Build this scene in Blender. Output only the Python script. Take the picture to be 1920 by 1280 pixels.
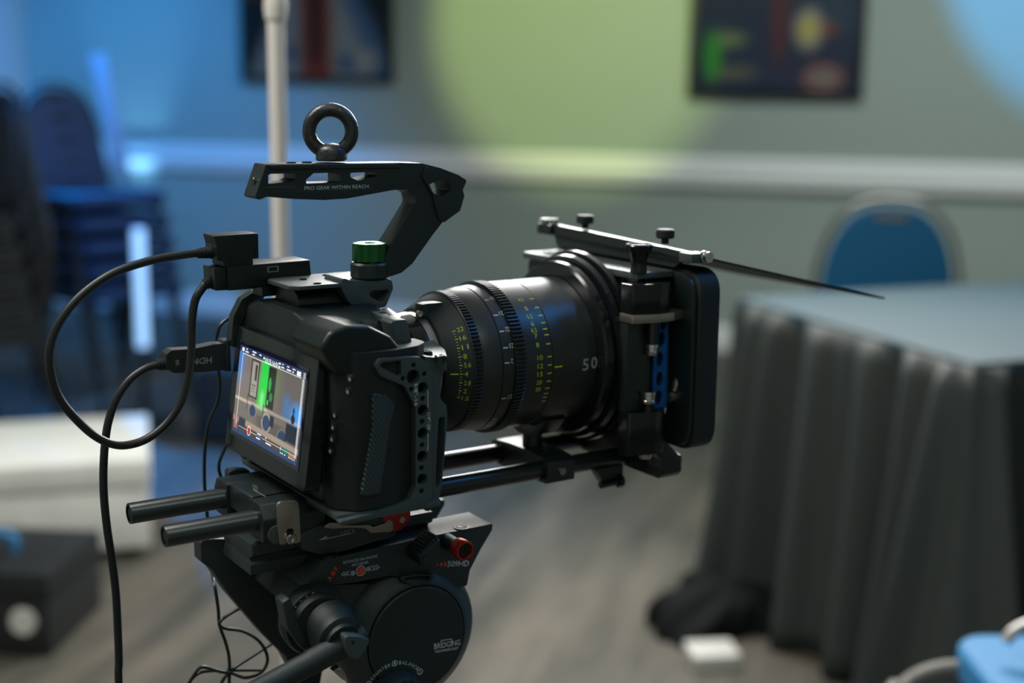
import bpy, bmesh, math, random
from mathutils import Vector, Matrix
random.seed(7)
D = bpy.data
SC = bpy.context.scene
COL = SC.collection
for o in list(D.objects):
    D.objects.remove(o)

# ------------------------------------------------------------------ camera
K = {'right': [0.999954, 0.001782, 0.009432], 'up': [-0.009599, 0.18564, 0.982571], 'back': [-0.0, -0.982616, 0.185648], 'lens': 47.438}
cam = D.cameras.new('camera'); cam_ob = D.objects.new('camera', cam); COL.objects.link(cam_ob)
cam.sensor_width = 36.0; cam.sensor_fit = 'HORIZONTAL'; cam.lens = K['lens']
cam.clip_start = 0.02; cam.clip_end = 60
cam.dof.use_dof = True; cam.dof.focus_distance = 0.965; cam.dof.aperture_fstop = 2.9
cm = Matrix.Identity(4)
for i, k in enumerate(('right', 'up', 'back')):
    for j in range(3):
        cm[j][i] = K[k][j]
cm.translation = (0, 0, 1.25)
cam_ob.matrix_world = cm
SC.camera = cam_ob

# ------------------------------------------------------------------ view
SC.view_settings.view_transform = 'Standard'
SC.view_settings.look = 'None'
SC.view_settings.exposure = 0.0
SC.view_settings.gamma = 1.0
SC.view_settings.use_curve_mapping = False

# ------------------------------------------------------------------ world
wd = D.worlds.new('world'); SC.world = wd; wd.use_nodes = True
wd.node_tree.nodes['Background'].inputs[0].default_value = (0.30, 0.42, 0.46, 1)
wd.node_tree.nodes['Background'].inputs[1].default_value = 0.05

# ------------------------------------------------------------------ wall line (metres): start point and unit direction, left to right
(WAX, WAY), (WDX, WDY) = (-1.9308, 7.4211), (0.94942, -0.31399)
WNX, WNY = WDY, -WDX                      # wall normal, into the room
WANG = math.atan2(WDY, WDX)
def wall_pt(s, z, off=0.0):
    return (WAX + WDX * s + WNX * off, WAY + WDY * s + WNY * off, z)

# ------------------------------------------------------------------ lights (room lamps and added fill)
def aim(o, target):
    d = Vector(target) - o.location
    o.rotation_euler = d.to_track_quat('-Z', 'Y').to_euler()
def area(name, loc, target, sx, sy, watt, col):
    l = D.lights.new(name, 'AREA'); l.shape = 'RECTANGLE'; l.size = sx; l.size_y = sy; l.energy = watt; l.color = col
    o = D.objects.new(name, l); COL.objects.link(o); o.location = loc; aim(o, target); return o
def spot(name, loc, target, watt, col, deg, blend, rad=0.03):
    l = D.lights.new(name, 'SPOT'); l.energy = watt; l.color = col; l.spot_size = math.radians(deg); l.spot_blend = blend; l.shadow_soft_size = rad
    o = D.objects.new(name, l); COL.objects.link(o); o.location = loc; aim(o, target); return o
# ceiling panels (two are added fill), one soft video panel facing the camera rig, and a row of stage spots (one added) hung from the ceiling
P_TABLE = area('panel_light_table', (1.9, 4.2, 2.74), (1.9, 4.15, 0), 1.2, 0.6, 27, (0.90, 1.0, 0.96))
P_FAR = area('panel_light_far', (0.75, 4.7, 2.74), (0.75, 4.65, 0), 1.2, 0.6, 21, (0.92, 1.0, 0.95))
FILL_MID = area('added_fill_mid', (0.2, -0.6, 2.74), (0.2, -0.65, 0), 1.2, 0.6, 9, (0.82, 1.0, 0.97))  # added front fill for the rig and pole, no known lamp
FILL_LEFT = area('added_fill_left', (-1.2, 0.9, 2.74), (-1.2, 0.95, 0), 1.2, 0.6, 46, (1.0, 0.97, 0.92))  # added fill that brightens the pale case, floor and pole at left
P_KEY = area('video_panel', (0.45, 3.5, 2.05), (-0.05, 1.0, 1.05), 1.8, 0.8, 95, (1.0, 0.98, 0.95))
S_GREEN = spot('spot_green', wall_pt(2.2, 2.6, 2.6), wall_pt(2.33, 1.62), 180, (0.82, 1.0, 0.26), 34, 0.5)
S_BLUE_R = spot('spot_blue_right', wall_pt(4.3, 2.6, 2.4), wall_pt(4.80, 1.98), 300, (0.0, 0.40, 1.0), 40, 0.35)
S_BLUE_L = spot('spot_blue_left', wall_pt(0.0, 2.6, 2.0), wall_pt(-0.15, 0.7), 215, (0.0, 0.31, 1.0), 76, 0.9)
S_BLUE_F = spot('spot_blue_floor', wall_pt(-0.3, 2.6, 1.5), (-1.02, 4.45, 0.0), 760, (0.0, 0.30, 1.0), 34, 0.9)
S_UP = spot('spot_uplight', wall_pt(-0.12, 0.40, 0.16), wall_pt(-0.12, 1.7, 0.02), 40, (0.22, 0.58, 1.0), 44, 0.9)
FILL_BLUE_S = spot('added_blue_stack', (-0.75, 3.4, 2.6), (-1.75, 5.2, 0.65), 260, (0.0, 0.26, 1.0), 34, 0.9)  # extra spot added to make the chair stacks bluer
S_BLUE_RIG = spot('spot_blue_rig', (1.55, 1.35, 2.62), (0.1, 1.1, 1.05), 46, (0.02, 0.32, 1.0), 34, 0.6, 0.25)


# ------------------------------------------------------------------ helpers
# camera rig frame: a along the lens, b to the camera's right, c up; millimetres from a point midway between the rods at their rear ends
RIG_O, RIG_ANG = (-0.2474, 0.8868, 0.9525), 0.58294
RIG_M = Matrix.Translation(RIG_O) @ Matrix.Rotation(RIG_ANG, 4, 'Z')
SPACE = {}
def tag(o, label=None, cat=None, group=None, kind=None):
    if label: o['label'] = label
    if cat: o['category'] = cat
    if group: o['group'] = group
    if kind: o['kind'] = kind
    return o
def thing(name, label, cat, base=(0, 0, 0), group=None, rig=True, rotz=0.0):
    o = D.objects.new(name, None); COL.objects.link(o); o.empty_display_size = 0.05
    if rig:
        o.matrix_world = RIG_M @ Matrix.Translation((base[0] / 1000, -base[1] / 1000, base[2] / 1000))
    else:
        o.location = base; o.rotation_euler = (0, 0, rotz)
    SPACE[o.name] = (base, rig)
    return tag(o, label, cat, group)

class MB:
    """collects geometry into one bmesh; coordinates are rig millimetres (a, b, c) or local metres"""
    def __init__(self): self.bm = bmesh.new()
    def mesh(self, vs, fs):
        v = [self.bm.verts.new(p) for p in vs]
        for f in fs:
            try: self.bm.faces.new([v[i] for i in f])
            except ValueError: pass
        return self
    def box(self, x0, x1, y0, y1, z0, z1):
        vs = [(x, y, z) for z in (z0, z1) for y in (y0, y1) for x in (x0, x1)]
        return self.mesh(vs, [(0, 2, 3, 1), (4, 5, 7, 6), (0, 1, 5, 4), (2, 6, 7, 3), (0, 4, 6, 2), (1, 3, 7, 5)])
    def obox(self, c, ux, uy, uz):
        c, ux, uy, uz = map(Vector, (c, ux, uy, uz))
        vs = [c + ux * x + uy * y + uz * z for z in (-1, 1) for y in (-1, 1) for x in (-1, 1)]
        return self.mesh(vs, [(0, 2, 3, 1), (4, 5, 7, 6), (0, 1, 5, 4), (2, 6, 7, 3), (0, 4, 6, 2), (1, 3, 7, 5)])
    def hexa(self, q0, q1):
        n = len(q0)
        return self.mesh(list(q0) + list(q1), [tuple(range(n))[::-1], tuple(range(n, 2 * n))] + [(i, (i + 1) % n, n + (i + 1) % n, n + i) for i in range(n)])
    def prism(self, axis, outer, d0, d1, holes=()):
        def P(u, v, d): return {'a': (d, u, v), 'b': (u, d, v), 'c': (u, v, d)}[axis]
        if not holes:
            return self.hexa([P(u, v, d0) for u, v in outer], [P(u, v, d1) for u, v in outer])
        es = []
        for lp in [outer] + list(holes):
            vs = [self.bm.verts.new(P(u, v, d0)) for u, v in lp]
            es += [self.bm.edges.new((vs[i], vs[(i + 1) % len(vs)])) for i in range(len(vs))]
        r = bmesh.ops.triangle_fill(self.bm, use_beauty=True, use_dissolve=False, edges=es)
        fs = [g for g in r['geom'] if isinstance(g, bmesh.types.BMFace)]
        e = bmesh.ops.extrude_face_region(self.bm, geom=fs)
        off = Vector(P(0, 0, d1 - d0))
        bmesh.ops.translate(self.bm, vec=off, verts=[g for g in e['geom'] if isinstance(g, bmesh.types.BMVert)])
        return self
    def lathe(self, axis, cen, prof, n=48, a0=0.0, a1=None, mod=None):
        """revolve prof [(position along axis, radius)] round an axis through cen"""
        full = a1 is None
        rings = []
        for (t, r) in prof:
            if r <= 1e-6:
                rings.append([self.bm.verts.new(self._ax(axis, cen, t, 0, 0))]); continue
            ring = []
            for i in range(n if full else n + 1):
                th = a0 + (2 * math.pi if full else (a1 - a0)) * i / n
                rr = r * (mod(th) if mod else 1)
                ring.append(self.bm.verts.new(self._ax(axis, cen, t, rr * math.cos(th), rr * math.sin(th))))
            rings.append(ring)
        for p, q in zip(rings, rings[1:]):
            m = n if full else n
            for i in range(m):
                j = (i + 1) % n if full else i + 1
                try:
                    if len(p) == 1 and len(q) == 1: continue
                    if len(p) == 1: self.bm.faces.new((p[0], q[j], q[i]))
                    elif len(q) == 1: self.bm.faces.new((p[i], p[j], q[0]))
                    else: self.bm.faces.new((p[i], p[j], q[j], q[i]))
                except ValueError: pass
        return self
    @staticmethod
    def _ax(axis, cen, t, x, y):
        if isinstance(axis, str):
            return {'a': (t, cen[0] + x, cen[1] + y), 'b': (cen[0] + x, t, cen[1] + y), 'c': (cen[0] + x, cen[1] + y, t)}[axis]
        o, w, u, v = axis
        return o + w * t + u * x + v * y
    def rod(self, p0, p1, prof, n=24):
        """lathe along p0->p1, prof positions measured in units along the line"""
        p0, p1 = Vector(p0), Vector(p1); w = (p1 - p0).normalized()
        u = w.orthogonal().normalized(); v = w.cross(u)
        return self.lathe((p0, w, u, v), None, prof, n)
    def tube(self, pts, r, n=10, sub=6, caps=True, rfun=None):
        P = [Vector(p) for p in pts]
        if sub > 1 and len(P) > 2:
            Q = []
            for i in range(len(P) - 1):
                p0 = P[i - 1] if i else P[0] * 2 - P[1]; p1 = P[i]; p2 = P[i + 1]
                p3 = P[i + 2] if i + 2 < len(P) else P[-1] * 2 - P[-2]
                for k in range(sub):
                    t = k / sub
                    Q.append(0.5 * ((2 * p1) + (p2 - p0) * t + (2 * p0 - 5 * p1 + 4 * p2 - p3) * t * t + (3 * p1 - p0 - 3 * p2 + p3) * t ** 3))
            Q.append(P[-1]); P = Q
        prev = None; rings = []
        for i, p in enumerate(P):
            w = ((P[i + 1] if i + 1 < len(P) else p) - (P[i - 1] if i else p)).normalized()
            u = (prev - w * prev.dot(w)).normalized() if prev is not None else w.orthogonal().normalized()
            prev = u; v = w.cross(u); rr = rfun(i / (len(P) - 1)) * r if rfun else r
            rings.append([self.bm.verts.new(p + u * rr * math.cos(2 * math.pi * k / n) + v * rr * math.sin(2 * math.pi * k / n)) for k in range(n)])
        for x, y in zip(rings, rings[1:]):
            for k in range(n):
                self.bm.faces.new((x[k], x[(k + 1) % n], y[(k + 1) % n], y[k]))
        if caps:
            self.bm.faces.new(rings[0][::-1]); self.bm.faces.new(rings[-1])
        return self

def rnd(poly, r, n=5):
    """round every corner of a polygon; r is one radius or a list"""
    out = []; m = len(poly)
    for i in range(m):
        p = Vector(poly[i]); a = Vector(poly[i - 1]) - p; b = Vector(poly[(i + 1) % m]) - p
        rr = r[i] if isinstance(r, (list, tuple)) else r
        la, lb = a.length, b.length
        if rr <= 0 or la < 1e-6 or lb < 1e-6:
            out.append((p.x, p.y)); continue
        a.normalize(); b.normalize()
        ang = math.acos(max(-1, min(1, a.dot(b))))
        if ang > 3.05: out.append((p.x, p.y)); continue
        d = min(rr / math.tan(ang / 2), 0.48 * la, 0.48 * lb)
        p0 = p + a * d; p1 = p + b * d
        for k in range(n + 1):
            t = k / n
            q = p0 * (1 - t) ** 2 + p * 2 * t * (1 - t) + p1 * t * t
            out.append((q.x, q.y))
    return out
def rect(u0, u1, v0, v1, r=0, n=5):
    q = [(u0, v0), (u1, v0), (u1, v1), (u0, v1)]
    return rnd(q, r, n) if r else q
def circ(u, v, r, n=14, r2=None):
    return [(u + r * math.cos(2 * math.pi * k / n), v + (r2 or r) * math.sin(2 * math.pi * k / n)) for k in range(n)]

def part(name, mb, mat, parent=None, bev=0.0, seg=2, sm=35, label=None, kind=None, flip=None, weld=True):
    """one mesh object from an MB, parented to a thing or part"""
    base, rig = SPACE[parent.name] if parent else ((0, 0, 0), False)
    bm = mb.bm
    if weld: bmesh.ops.remove_doubles(bm, verts=bm.verts, dist=1e-5)
    if rig:
        for v in bm.verts:
            v.co = Vector(((v.co.x - base[0]) / 1000, -(v.co.y - base[1]) / 1000, (v.co.z - base[2]) / 1000))
        bev /= 1000
    bmesh.ops.recalc_face_normals(bm, faces=bm.faces)
    if bev > 0:
        es = [e for e in bm.edges if len(e.link_faces) == 2 and e.calc_face_angle(0) > math.radians(32)]
        if es:
            bmesh.ops.bevel(bm, geom=es, offset=bev, segments=seg, profile=0.6, affect='EDGES', clamp_overlap=True)
    me = D.meshes.new(name); bm.to_mesh(me); bm.free()
    me.materials.append(mat)
    for p in me.polygons: p.use_smooth = True
    me.set_sharp_from_angle(angle=math.radians(sm))
    o = D.objects.new(name, me); COL.objects.link(o)
    if parent:
        o.parent = parent; SPACE[o.name] = (base, rig)
    if label: o['label'] = label
    if kind: o['kind'] = kind
    if name in ('lettering', 'screen_text', 'iris_scale', 'focus_scale', 'metre_scale', 'button_marks', 'index_dots'): o['kind'] = 'stuff'
    return o
def single(name, mb, mat, label, cat, base, group=None, rig=True, rotz=0.0, **k):
    """a thing that is one mesh: the mesh object itself stands at the base"""
    e = thing(name, label, cat, base, group, rig, rotz)
    mw = e.matrix_world.copy() if rig else None
    loc, rot = tuple(e.location), tuple(e.rotation_euler)
    o = part(name + '_mesh', mb, mat, e, **k)
    D.objects.remove(e)
    o.name = name; o.parent = None
    o.location = loc; o.rotation_euler = rot
    SPACE[o.name] = (base, rig)
    return tag(o, label, cat, group)
def dup(root, loc, rotz, label, group=None):
    def cp(o, par):
        c = o.copy(); COL.objects.link(c); c.parent = par
        if o.name in SPACE: SPACE[c.name] = SPACE[o.name]
        for ch in list(o.children): cp(ch, c)
        return c
    r = cp(root, None); r.location = loc; r.rotation_euler = (0, 0, rotz); tag(r, label, None, group)
    return r

# ------------------------------------------------------------------ lettering
_TX = {}
def glyphs(s, bold=0.0):
    if (s, bold) not in _TX:
        cu = D.curves.new('t', 'FONT'); cu.body = s; cu.size = 1.0; cu.resolution_u = 3; cu.offset = bold
        o = D.objects.new('t', cu)
        me = D.meshes.new_from_object(o)
        vs = [(v.co.x, v.co.y) for v in me.vertices]; fs = [tuple(p.vertices) for p in me.polygons]
        D.objects.remove(o); D.curves.remove(cu); D.meshes.remove(me)
        x0 = min(v[0] for v in vs); x1 = max(v[0] for v in vs); y0 = min(v[1] for v in vs); y1 = max(v[1] for v in vs)
        _TX[(s, bold)] = ([((x - x0) / (x1 - x0 or 1), (y - y0) / (y1 - y0 or 1)) for x, y in vs], fs)
    return _TX[(s, bold)]
def letter(mb, s, o, ex, ey, bold=0.0):
    """text in the parallelogram with lower-left corner o and edge vectors ex (width) and ey (height)"""
    vs, fs = glyphs(s, bold); o, ex, ey = Vector(o), Vector(ex), Vector(ey)
    return mb.mesh([o + ex * x + ey * y for x, y in vs], fs)
def cone(r, a):
    return r if not isinstance(r, tuple) else r[0] + 0.12 + (a - r[1]) * r[2]
def letter_cyl(mb, s, a0, w, th, h, r, c0, flip=False, bold=0.0):
    """text on a cylinder round the lens axis: starts at a0, width w, centred on angle th (degrees), height h mm"""
    vs, fs = glyphs(s, bold); P = []
    for x, y in vs:
        if flip: x, y = 1 - x, 1 - y
        a = a0 + x * w; rr = cone(r, a)
        t = math.radians(th) + (y - 0.5) * h / rr
        P.append((a, rr * math.cos(t), c0 + rr * math.sin(t)))
    return mb.mesh(P, fs)
def bar_cyl(mb, a0, w, th, h, r, c0):
    P = []
    for a, k in ((a0, -1), (a0 + w, -1), (a0 + w, 1), (a0, 1)):
        rr = cone(r, a); t = math.radians(th) + k * h / 2 / rr
        P.append((a, rr * math.cos(t), c0 + rr * math.sin(t)))
    return mb.mesh(P, [(0, 1, 2, 3)])

# ------------------------------------------------------------------ materials
def mat(name, col, rough=0.5, metal=0.0, spec=0.5, noise=None, bump=None, var=0.0, sheen=0.0, coat=0.0, emit=None, es=0.0, trans=0.0, aniso=None):
    m = D.materials.new(name); m.use_nodes = True; nt = m.node_tree; b = nt.nodes['Principled BSDF']
    b.inputs['Base Color'].default_value = (*col, 1); b.inputs['Roughness'].default_value = rough; b.inputs['Metallic'].default_value = metal
    b.inputs['Specular IOR Level'].default_value = spec; b.inputs['Sheen Weight'].default_value = sheen; b.inputs['Coat Weight'].default_value = coat
    if emit: b.inputs['Emission Color'].default_value = (*emit, 1); b.inputs['Emission Strength'].default_value = es
    if trans: b.inputs['Transmission Weight'].default_value = trans
    if noise:
        tc = nt.nodes.new('ShaderNodeTexCoord'); nz = nt.nodes.new('ShaderNodeTexNoise'); nz.inputs['Scale'].default_value = noise; nz.inputs['Detail'].default_value = 5
        nt.links.new(tc.outputs['Object'], nz.inputs['Vector'])
        if bump:
            bp = nt.nodes.new('ShaderNodeBump'); bp.inputs['Strength'].default_value = bump; bp.inputs['Distance'].default_value = 0.0006
            nt.links.new(nz.outputs['Fac'], bp.inputs['Height']); nt.links.new(bp.outputs['Normal'], b.inputs['Normal'])
        if var:
            cr = nt.nodes.new('ShaderNodeValToRGB'); cr.color_ramp.elements[0].position = 0.3; cr.color_ramp.elements[1].position = 0.7
            cr.color_ramp.elements[0].color = (*[c * (1 - var) for c in col], 1); cr.color_ramp.elements[1].color = (*[min(1, c * (1 + var)) for c in col], 1)
            nt.links.new(nz.outputs['Fac'], cr.inputs['Fac']); nt.links.new(cr.outputs['Color'], b.inputs['Base Color'])
    return m
def mat_wave(name, col, rough, scale, rot, strength, col2=None):
    m = mat(name, col, rough); nt = m.node_tree; b = nt.nodes['Principled BSDF']
    tc = nt.nodes.new('ShaderNodeTexCoord'); mp = nt.nodes.new('ShaderNodeMapping'); w = nt.nodes.new('ShaderNodeTexWave'); w.inputs['Scale'].default_value = scale
    mp.inputs['Rotation'].default_value = rot
    nt.links.new(tc.outputs['Object'], mp.inputs['Vector']); nt.links.new(mp.outputs['Vector'], w.inputs['Vector'])
    bp = nt.nodes.new('ShaderNodeBump'); bp.inputs['Strength'].default_value = strength; bp.inputs['Distance'].default_value = 0.0008
    nt.links.new(w.outputs['Fac'], bp.inputs['Height']); nt.links.new(bp.outputs['Normal'], b.inputs['Normal'])
    return m
def mat_vcol(name, rough=0.5, es=0.0):
    m = D.materials.new(name); m.use_nodes = True; nt = m.node_tree; b = nt.nodes['Principled BSDF']
    at = nt.nodes.new('ShaderNodeVertexColor'); at.layer_name = 'print'
    b.inputs['Roughness'].default_value = rough
    if es:
        b.inputs['Base Color'].default_value = (0.01, 0.01, 0.01, 1)
        nt.links.new(at.outputs['Color'], b.inputs['Emission Color']); b.inputs['Emission Strength'].default_value = es
    else:
        nt.links.new(at.outputs['Color'], b.inputs['Base Color'])
    return m
M = {
 'shell': mat('black moulded shell', (0.005, 0.011, 0.0105), 0.36, noise=900, bump=0.25),
 'rubber': mat('black rubber', (0.0045, 0.009, 0.0088), 0.6, noise=1500, bump=0.5),
 'ano': mat('black anodised aluminium', (0.009, 0.017, 0.0165), 0.40, spec=0.6, noise=2500, bump=0.12),
 'cage': mat('dark grey anodised aluminium', (0.065, 0.085, 0.085), 0.38, 0.3, 0.6, noise=2500, bump=0.12),
 'lens': mat('satin black lens barrel', (0.014, 0.0185, 0.0185), 0.38, spec=0.65, noise=3000, bump=0.06),
 'gloss': mat('glossy black plastic', (0.007, 0.009, 0.010), 0.16),
 'rodm': mat('black rod coating', (0.009, 0.017, 0.0165), 0.30, spec=0.7, noise=1200, bump=0.1),
 'bolt': mat('black painted cast iron', (0.012, 0.015, 0.016), 0.34, spec=0.7, noise=380, bump=0.9),
 'head': mat('dark grey crinkle painted casting', (0.017, 0.029, 0.029), 0.40, spec=0.55, noise=1400, bump=0.55),
 'disc': mat('fine textured black cover', (0.010, 0.018, 0.0175), 0.5, noise=1800, bump=0.4),
 'steel': mat('brushed steel', (0.42, 0.37, 0.33), 0.34, 0.9, noise=700, bump=0.05),
 'chrome': mat('bright steel', (0.62, 0.60, 0.56), 0.2, 1.0),
 'green': mat('green anodised aluminium', (0.022, 0.12, 0.034), 0.26, 0.8),
 'blue': mat('blue anodised aluminium', (0.01, 0.12, 0.42), 0.36, 0.4),
 'red': mat('red anodised aluminium', (0.45, 0.035, 0.02), 0.35, 0.6),
 'glass': mat('coated lens glass', (0.01, 0.012, 0.03), 0.05, spec=0.8),
 'flagm': mat('dull black sheet', (0.005, 0.008, 0.008), 0.55, spec=0.35),
 'barrel': mat('satin bare metal', (0.42, 0.40, 0.36), 0.32, 0.9),
 'cable': mat('black cable jacket', (0.011, 0.014, 0.0145), 0.42),
 'thin': mat('thin black cable jacket', (0.007, 0.014, 0.012), 0.36),
 'print': mat('white print', (0.62, 0.64, 0.60), 0.6),
 'pgrey': mat('grey print', (0.30, 0.32, 0.31), 0.6),
 'plime': mat('lime print', (0.50, 0.58, 0.03), 0.6),
 'pred': mat('red print', (0.75, 0.06, 0.015), 0.6),
 'pdot': mat('dim grey dot', (0.32, 0.33, 0.31), 0.5),
}
M['grip'] = mat_wave('ribbed grip rubber', (0.034, 0.048, 0.048), 0.42, 130, (0, 0.6, 0), 1.0)
def grid_print(name, parent, mat_, o, ex, ey, nx, ny, fn, **k):
    """flat printed or lit surface: a fine grid with colours from fn(u, v), u right and v up, both 0..1"""
    o, ex, ey = Vector(o), Vector(ex), Vector(ey); mb = MB()
    vs = [o + ex * (i / nx) + ey * (j / ny) for j in range(ny + 1) for i in range(nx + 1)]
    W = nx + 1
    mb.mesh(vs, [(j * W + i, j * W + i + 1, (j + 1) * W + i + 1, (j + 1) * W + i) for j in range(ny) for i in range(nx)])
    ob = part(name, mb, mat_, parent, weld=False, **k)
    ca = ob.data.color_attributes.new('print', 'FLOAT_COLOR', 'POINT')
    for j in range(ny + 1):
        for i in range(nx + 1):
            ca.data[j * W + i].color = (*fn(i / nx, j / ny), 1)
    return ob
def sstep(a, b, x):
    t = max(0.0, min(1.0, (x - a) / (b - a))); return t * t * (3 - 2 * t)
def mix(a, b, t): return tuple(x + (y - x) * t for x, y in zip(a, b))

# ================================================================== THE ROOM
M.update({
 'wall': mat('painted plaster wall', (0.40, 0.47, 0.43), 0.75, noise=60, bump=0.15, var=0.03),
 'wall2': mat('pale grey side wall', (0.85, 0.86, 0.85), 0.7),
 'trim': mat('white gloss trim', (0.92, 0.92, 0.92), 0.3),
 'ceil': mat('white ceiling', (0.55, 0.55, 0.53), 0.8),
 'frame': mat('black picture frame', (0.008, 0.010, 0.012), 0.4),
 'pole': mat('pale painted tube', (0.74, 0.69, 0.64), 0.5),
 'skirt': mat('black pleated polyester', (0.045, 0.054, 0.052), 0.62, spec=0.4),
 'cloth': mat('slate grey table linen', (0.033, 0.066, 0.082), 0.65),
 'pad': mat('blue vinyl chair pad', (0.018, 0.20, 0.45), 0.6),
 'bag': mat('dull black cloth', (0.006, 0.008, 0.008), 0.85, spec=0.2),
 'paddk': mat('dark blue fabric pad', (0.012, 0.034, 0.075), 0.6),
 'tubem': mat('grey metal tube', (0.34, 0.33, 0.31), 0.35, 0.5),
 'case': mat('pale grey laminate', (0.80, 0.81, 0.76), 0.85, noise=9, var=0.08),
 'blk': mat('black textured plastic', (0.012, 0.015, 0.016), 0.5),
 'white': mat('white plastic', (0.62, 0.62, 0.58), 0.6),
 'board': mat('white board tinted by blue light', (0.42, 0.58, 0.80), 0.5),  # white board; the blue light falling on it is put into this colour
 'panel': mat('lit panel diffuser', (0.8, 0.8, 0.8), 0.5),
 'led': mat('blue white led tube', (0.6, 0.75, 1.0), 0.4, emit=(0.35, 0.66, 1.0), es=0.9),
})
# floor: greyish brown boards with a soft grain, colour only
m = D.materials.new('worn wood look floor'); m.use_nodes = True; nt = m.node_tree; bs = nt.nodes['Principled BSDF']; bs.inputs['Roughness'].default_value = 0.6
tc = nt.nodes.new('ShaderNodeTexCoord'); mr = nt.nodes.new('ShaderNodeMapping'); mr.inputs['Rotation'].default_value = (0, 0, -1.31); mp = nt.nodes.new('ShaderNodeMapping'); mp.inputs['Scale'].default_value = (0.75, 4.2, 1)
nz = nt.nodes.new('ShaderNodeTexNoise'); nz.inputs['Scale'].default_value = 1.5; nz.inputs['Detail'].default_value = 6; nz.inputs['Roughness'].default_value = 0.6
cr = nt.nodes.new('ShaderNodeValToRGB'); cr.color_ramp.elements[0].position = 0.34; cr.color_ramp.elements[1].position = 0.66
cr.color_ramp.elements[0].color = (0.034, 0.037, 0.031, 1); cr.color_ramp.elements[1].color = (0.145, 0.126, 0.100, 1)
nt.links.new(tc.outputs['Object'], mr.inputs['Vector']); nt.links.new(mr.outputs['Vector'], mp.inputs['Vector']); nt.links.new(mp.outputs['Vector'], nz.inputs['Vector']); nt.links.new(nz.outputs['Fac'], cr.inputs['Fac']); nt.links.new(cr.outputs['Color'], bs.inputs['Base Color'])
M['floor'] = m

RX0, RX1, RY0 = -3.6, 4.6, -2.6           # room extents left, right and behind the viewer
def wy(x): return WAY + (x - WAX) / WDX * WDY
def struct(name, mb, mt, **k):
    o = part(name, mb, mt, None, **k); o['kind'] = 'structure'; return o
struct('floor', MB().hexa([(RX0, RY0, -0.05), (RX1, RY0, -0.05), (RX1, wy(RX1), -0.05), (RX0, wy(RX0), -0.05)], [(RX0, RY0, 0), (RX1, RY0, 0), (RX1, wy(RX1), 0), (RX0, wy(RX0), 0)]), M['floor'])
struct('ceiling', MB().hexa([(RX0, RY0, 2.8), (RX1, RY0, 2.8), (RX1, wy(RX1), 2.8), (RX0, wy(RX0), 2.8)], [(RX0, RY0, 2.85), (RX1, RY0, 2.85), (RX1, wy(RX1), 2.85), (RX0, wy(RX0), 2.85)]), M['ceil'])
def wallbox(s0, s1, z0, z1, o0, o1):
    q = lambda s, o: (WAX + WDX * s + WNX * o, WAY + WDY * s + WNY * o)
    L = [q(s0, o0), q(s1, o0), q(s1, o1), q(s0, o1)]
    return MB().hexa([(x, y, z0) for x, y in L], [(x, y, z1) for x, y in L])
S0, S1 = (RX0 - WAX) / WDX, (RX1 - WAX) / WDX
struct('wall_back', wallbox(S0, S1, 0, 2.8, -0.1, 0.0), M['wall'])
struct('wall_right', MB().box(RX1, RX1 + 0.1, RY0, wy(RX1), 0, 2.8), M['wall'])
struct('wall_left', MB().box(RX0 - 0.1, RX0, RY0, wy(RX0), 0, 2.8), M['wall'])
struct('wall_rear', MB().box(RX0, RX1, RY0 - 0.1, RY0, 0, 2.8), M['wall'])
# pier that steps forward at the left of the back wall
struct('wall_pier', wallbox(S0, -0.845, 0, 2.8, 0.0, 0.35), M['wall2'], bev=0.004)
# moulded chair rail and baseboard
def rail_prof(s0, s1, prof):
    mb = MB(); L = []
    for s in (s0, s1):
        L.append([(WAX + WDX * s + WNX * o, WAY + WDY * s + WNY * o, z) for o, z in prof])
    return mb.hexa(L[0], L[1])
struct('trim_1', rail_prof(-0.845, S1, [(0, 0.787), (0.030, 0.790), (0.034, 0.800), (0.030, 0.822), (0.040, 0.832), (0.040, 0.842), (0.022, 0.885), (0.030, 0.892), (0.028, 0.905), (0.004, 0.930), (0.0, 0.93)]), M['trim'])
struct('baseboard_back', rail_prof(-0.845, S1, [(0, 0.0), (0.018, 0.0), (0.018, 0.10), (0.008, 0.12), (0, 0.12)]), M['trim'])

# ceiling lights, two of them added fill: a shallow housing round each lamp
def ceil_panel(x, y, label):
    t = thing('ceiling_panel', label, 'ceiling light', (x, y, 2.75), 'ceiling panels', rig=False)
    part('frame', MB().prism('c', rect(-0.63, 0.63, -0.33, 0.33), -0.002, 0.05, [rect(-0.605, 0.605, -0.305, 0.305)]), M['trim'], t)
    part('back_plate', MB().box(-0.61, 0.61, -0.31, 0.31, 0.02, 0.05), M['panel'], t)
ceil_panel(1.9, 4.2, 'ceiling panel light above the draped table')
ceil_panel(0.75, 4.7, 'ceiling panel light nearest the far wall')
ceil_panel(0.2, -0.6, 'added fill light panel behind the viewer')  # housing round the added front fill
ceil_panel(-1.2, 0.9, 'added fill light panel over the left side of the room')  # housing round the added left fill
kt_ = thing('video_panel_light', 'black framed soft video panel hung facing the camera rig', 'video light', tuple(P_KEY.location), rig=False)
kr_ = P_KEY.rotation_euler.to_matrix(); kc = lambda x, y, z: kr_ @ Vector((x, y, z))
for nm_, b_ in (('back_shell', (0, 0, 0.045, 0.93, 0.43, 0.02)), ('side_rim', (-0.92, 0, 0.012, 0.012, 0.43, 0.025)), ('side_rim', (0.92, 0, 0.012, 0.012, 0.43, 0.025)), ('top_rim', (0, 0.42, 0.012, 0.908, 0.010, 0.025)), ('bottom_rim', (0, -0.42, 0.012, 0.908, 0.010, 0.025))):
    part(nm_, MB().obox(kc(*b_[:3]), kc(b_[3], 0, 0), kc(0, b_[4], 0), kc(0, 0, b_[5])), M['blk'], kt_)
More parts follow.
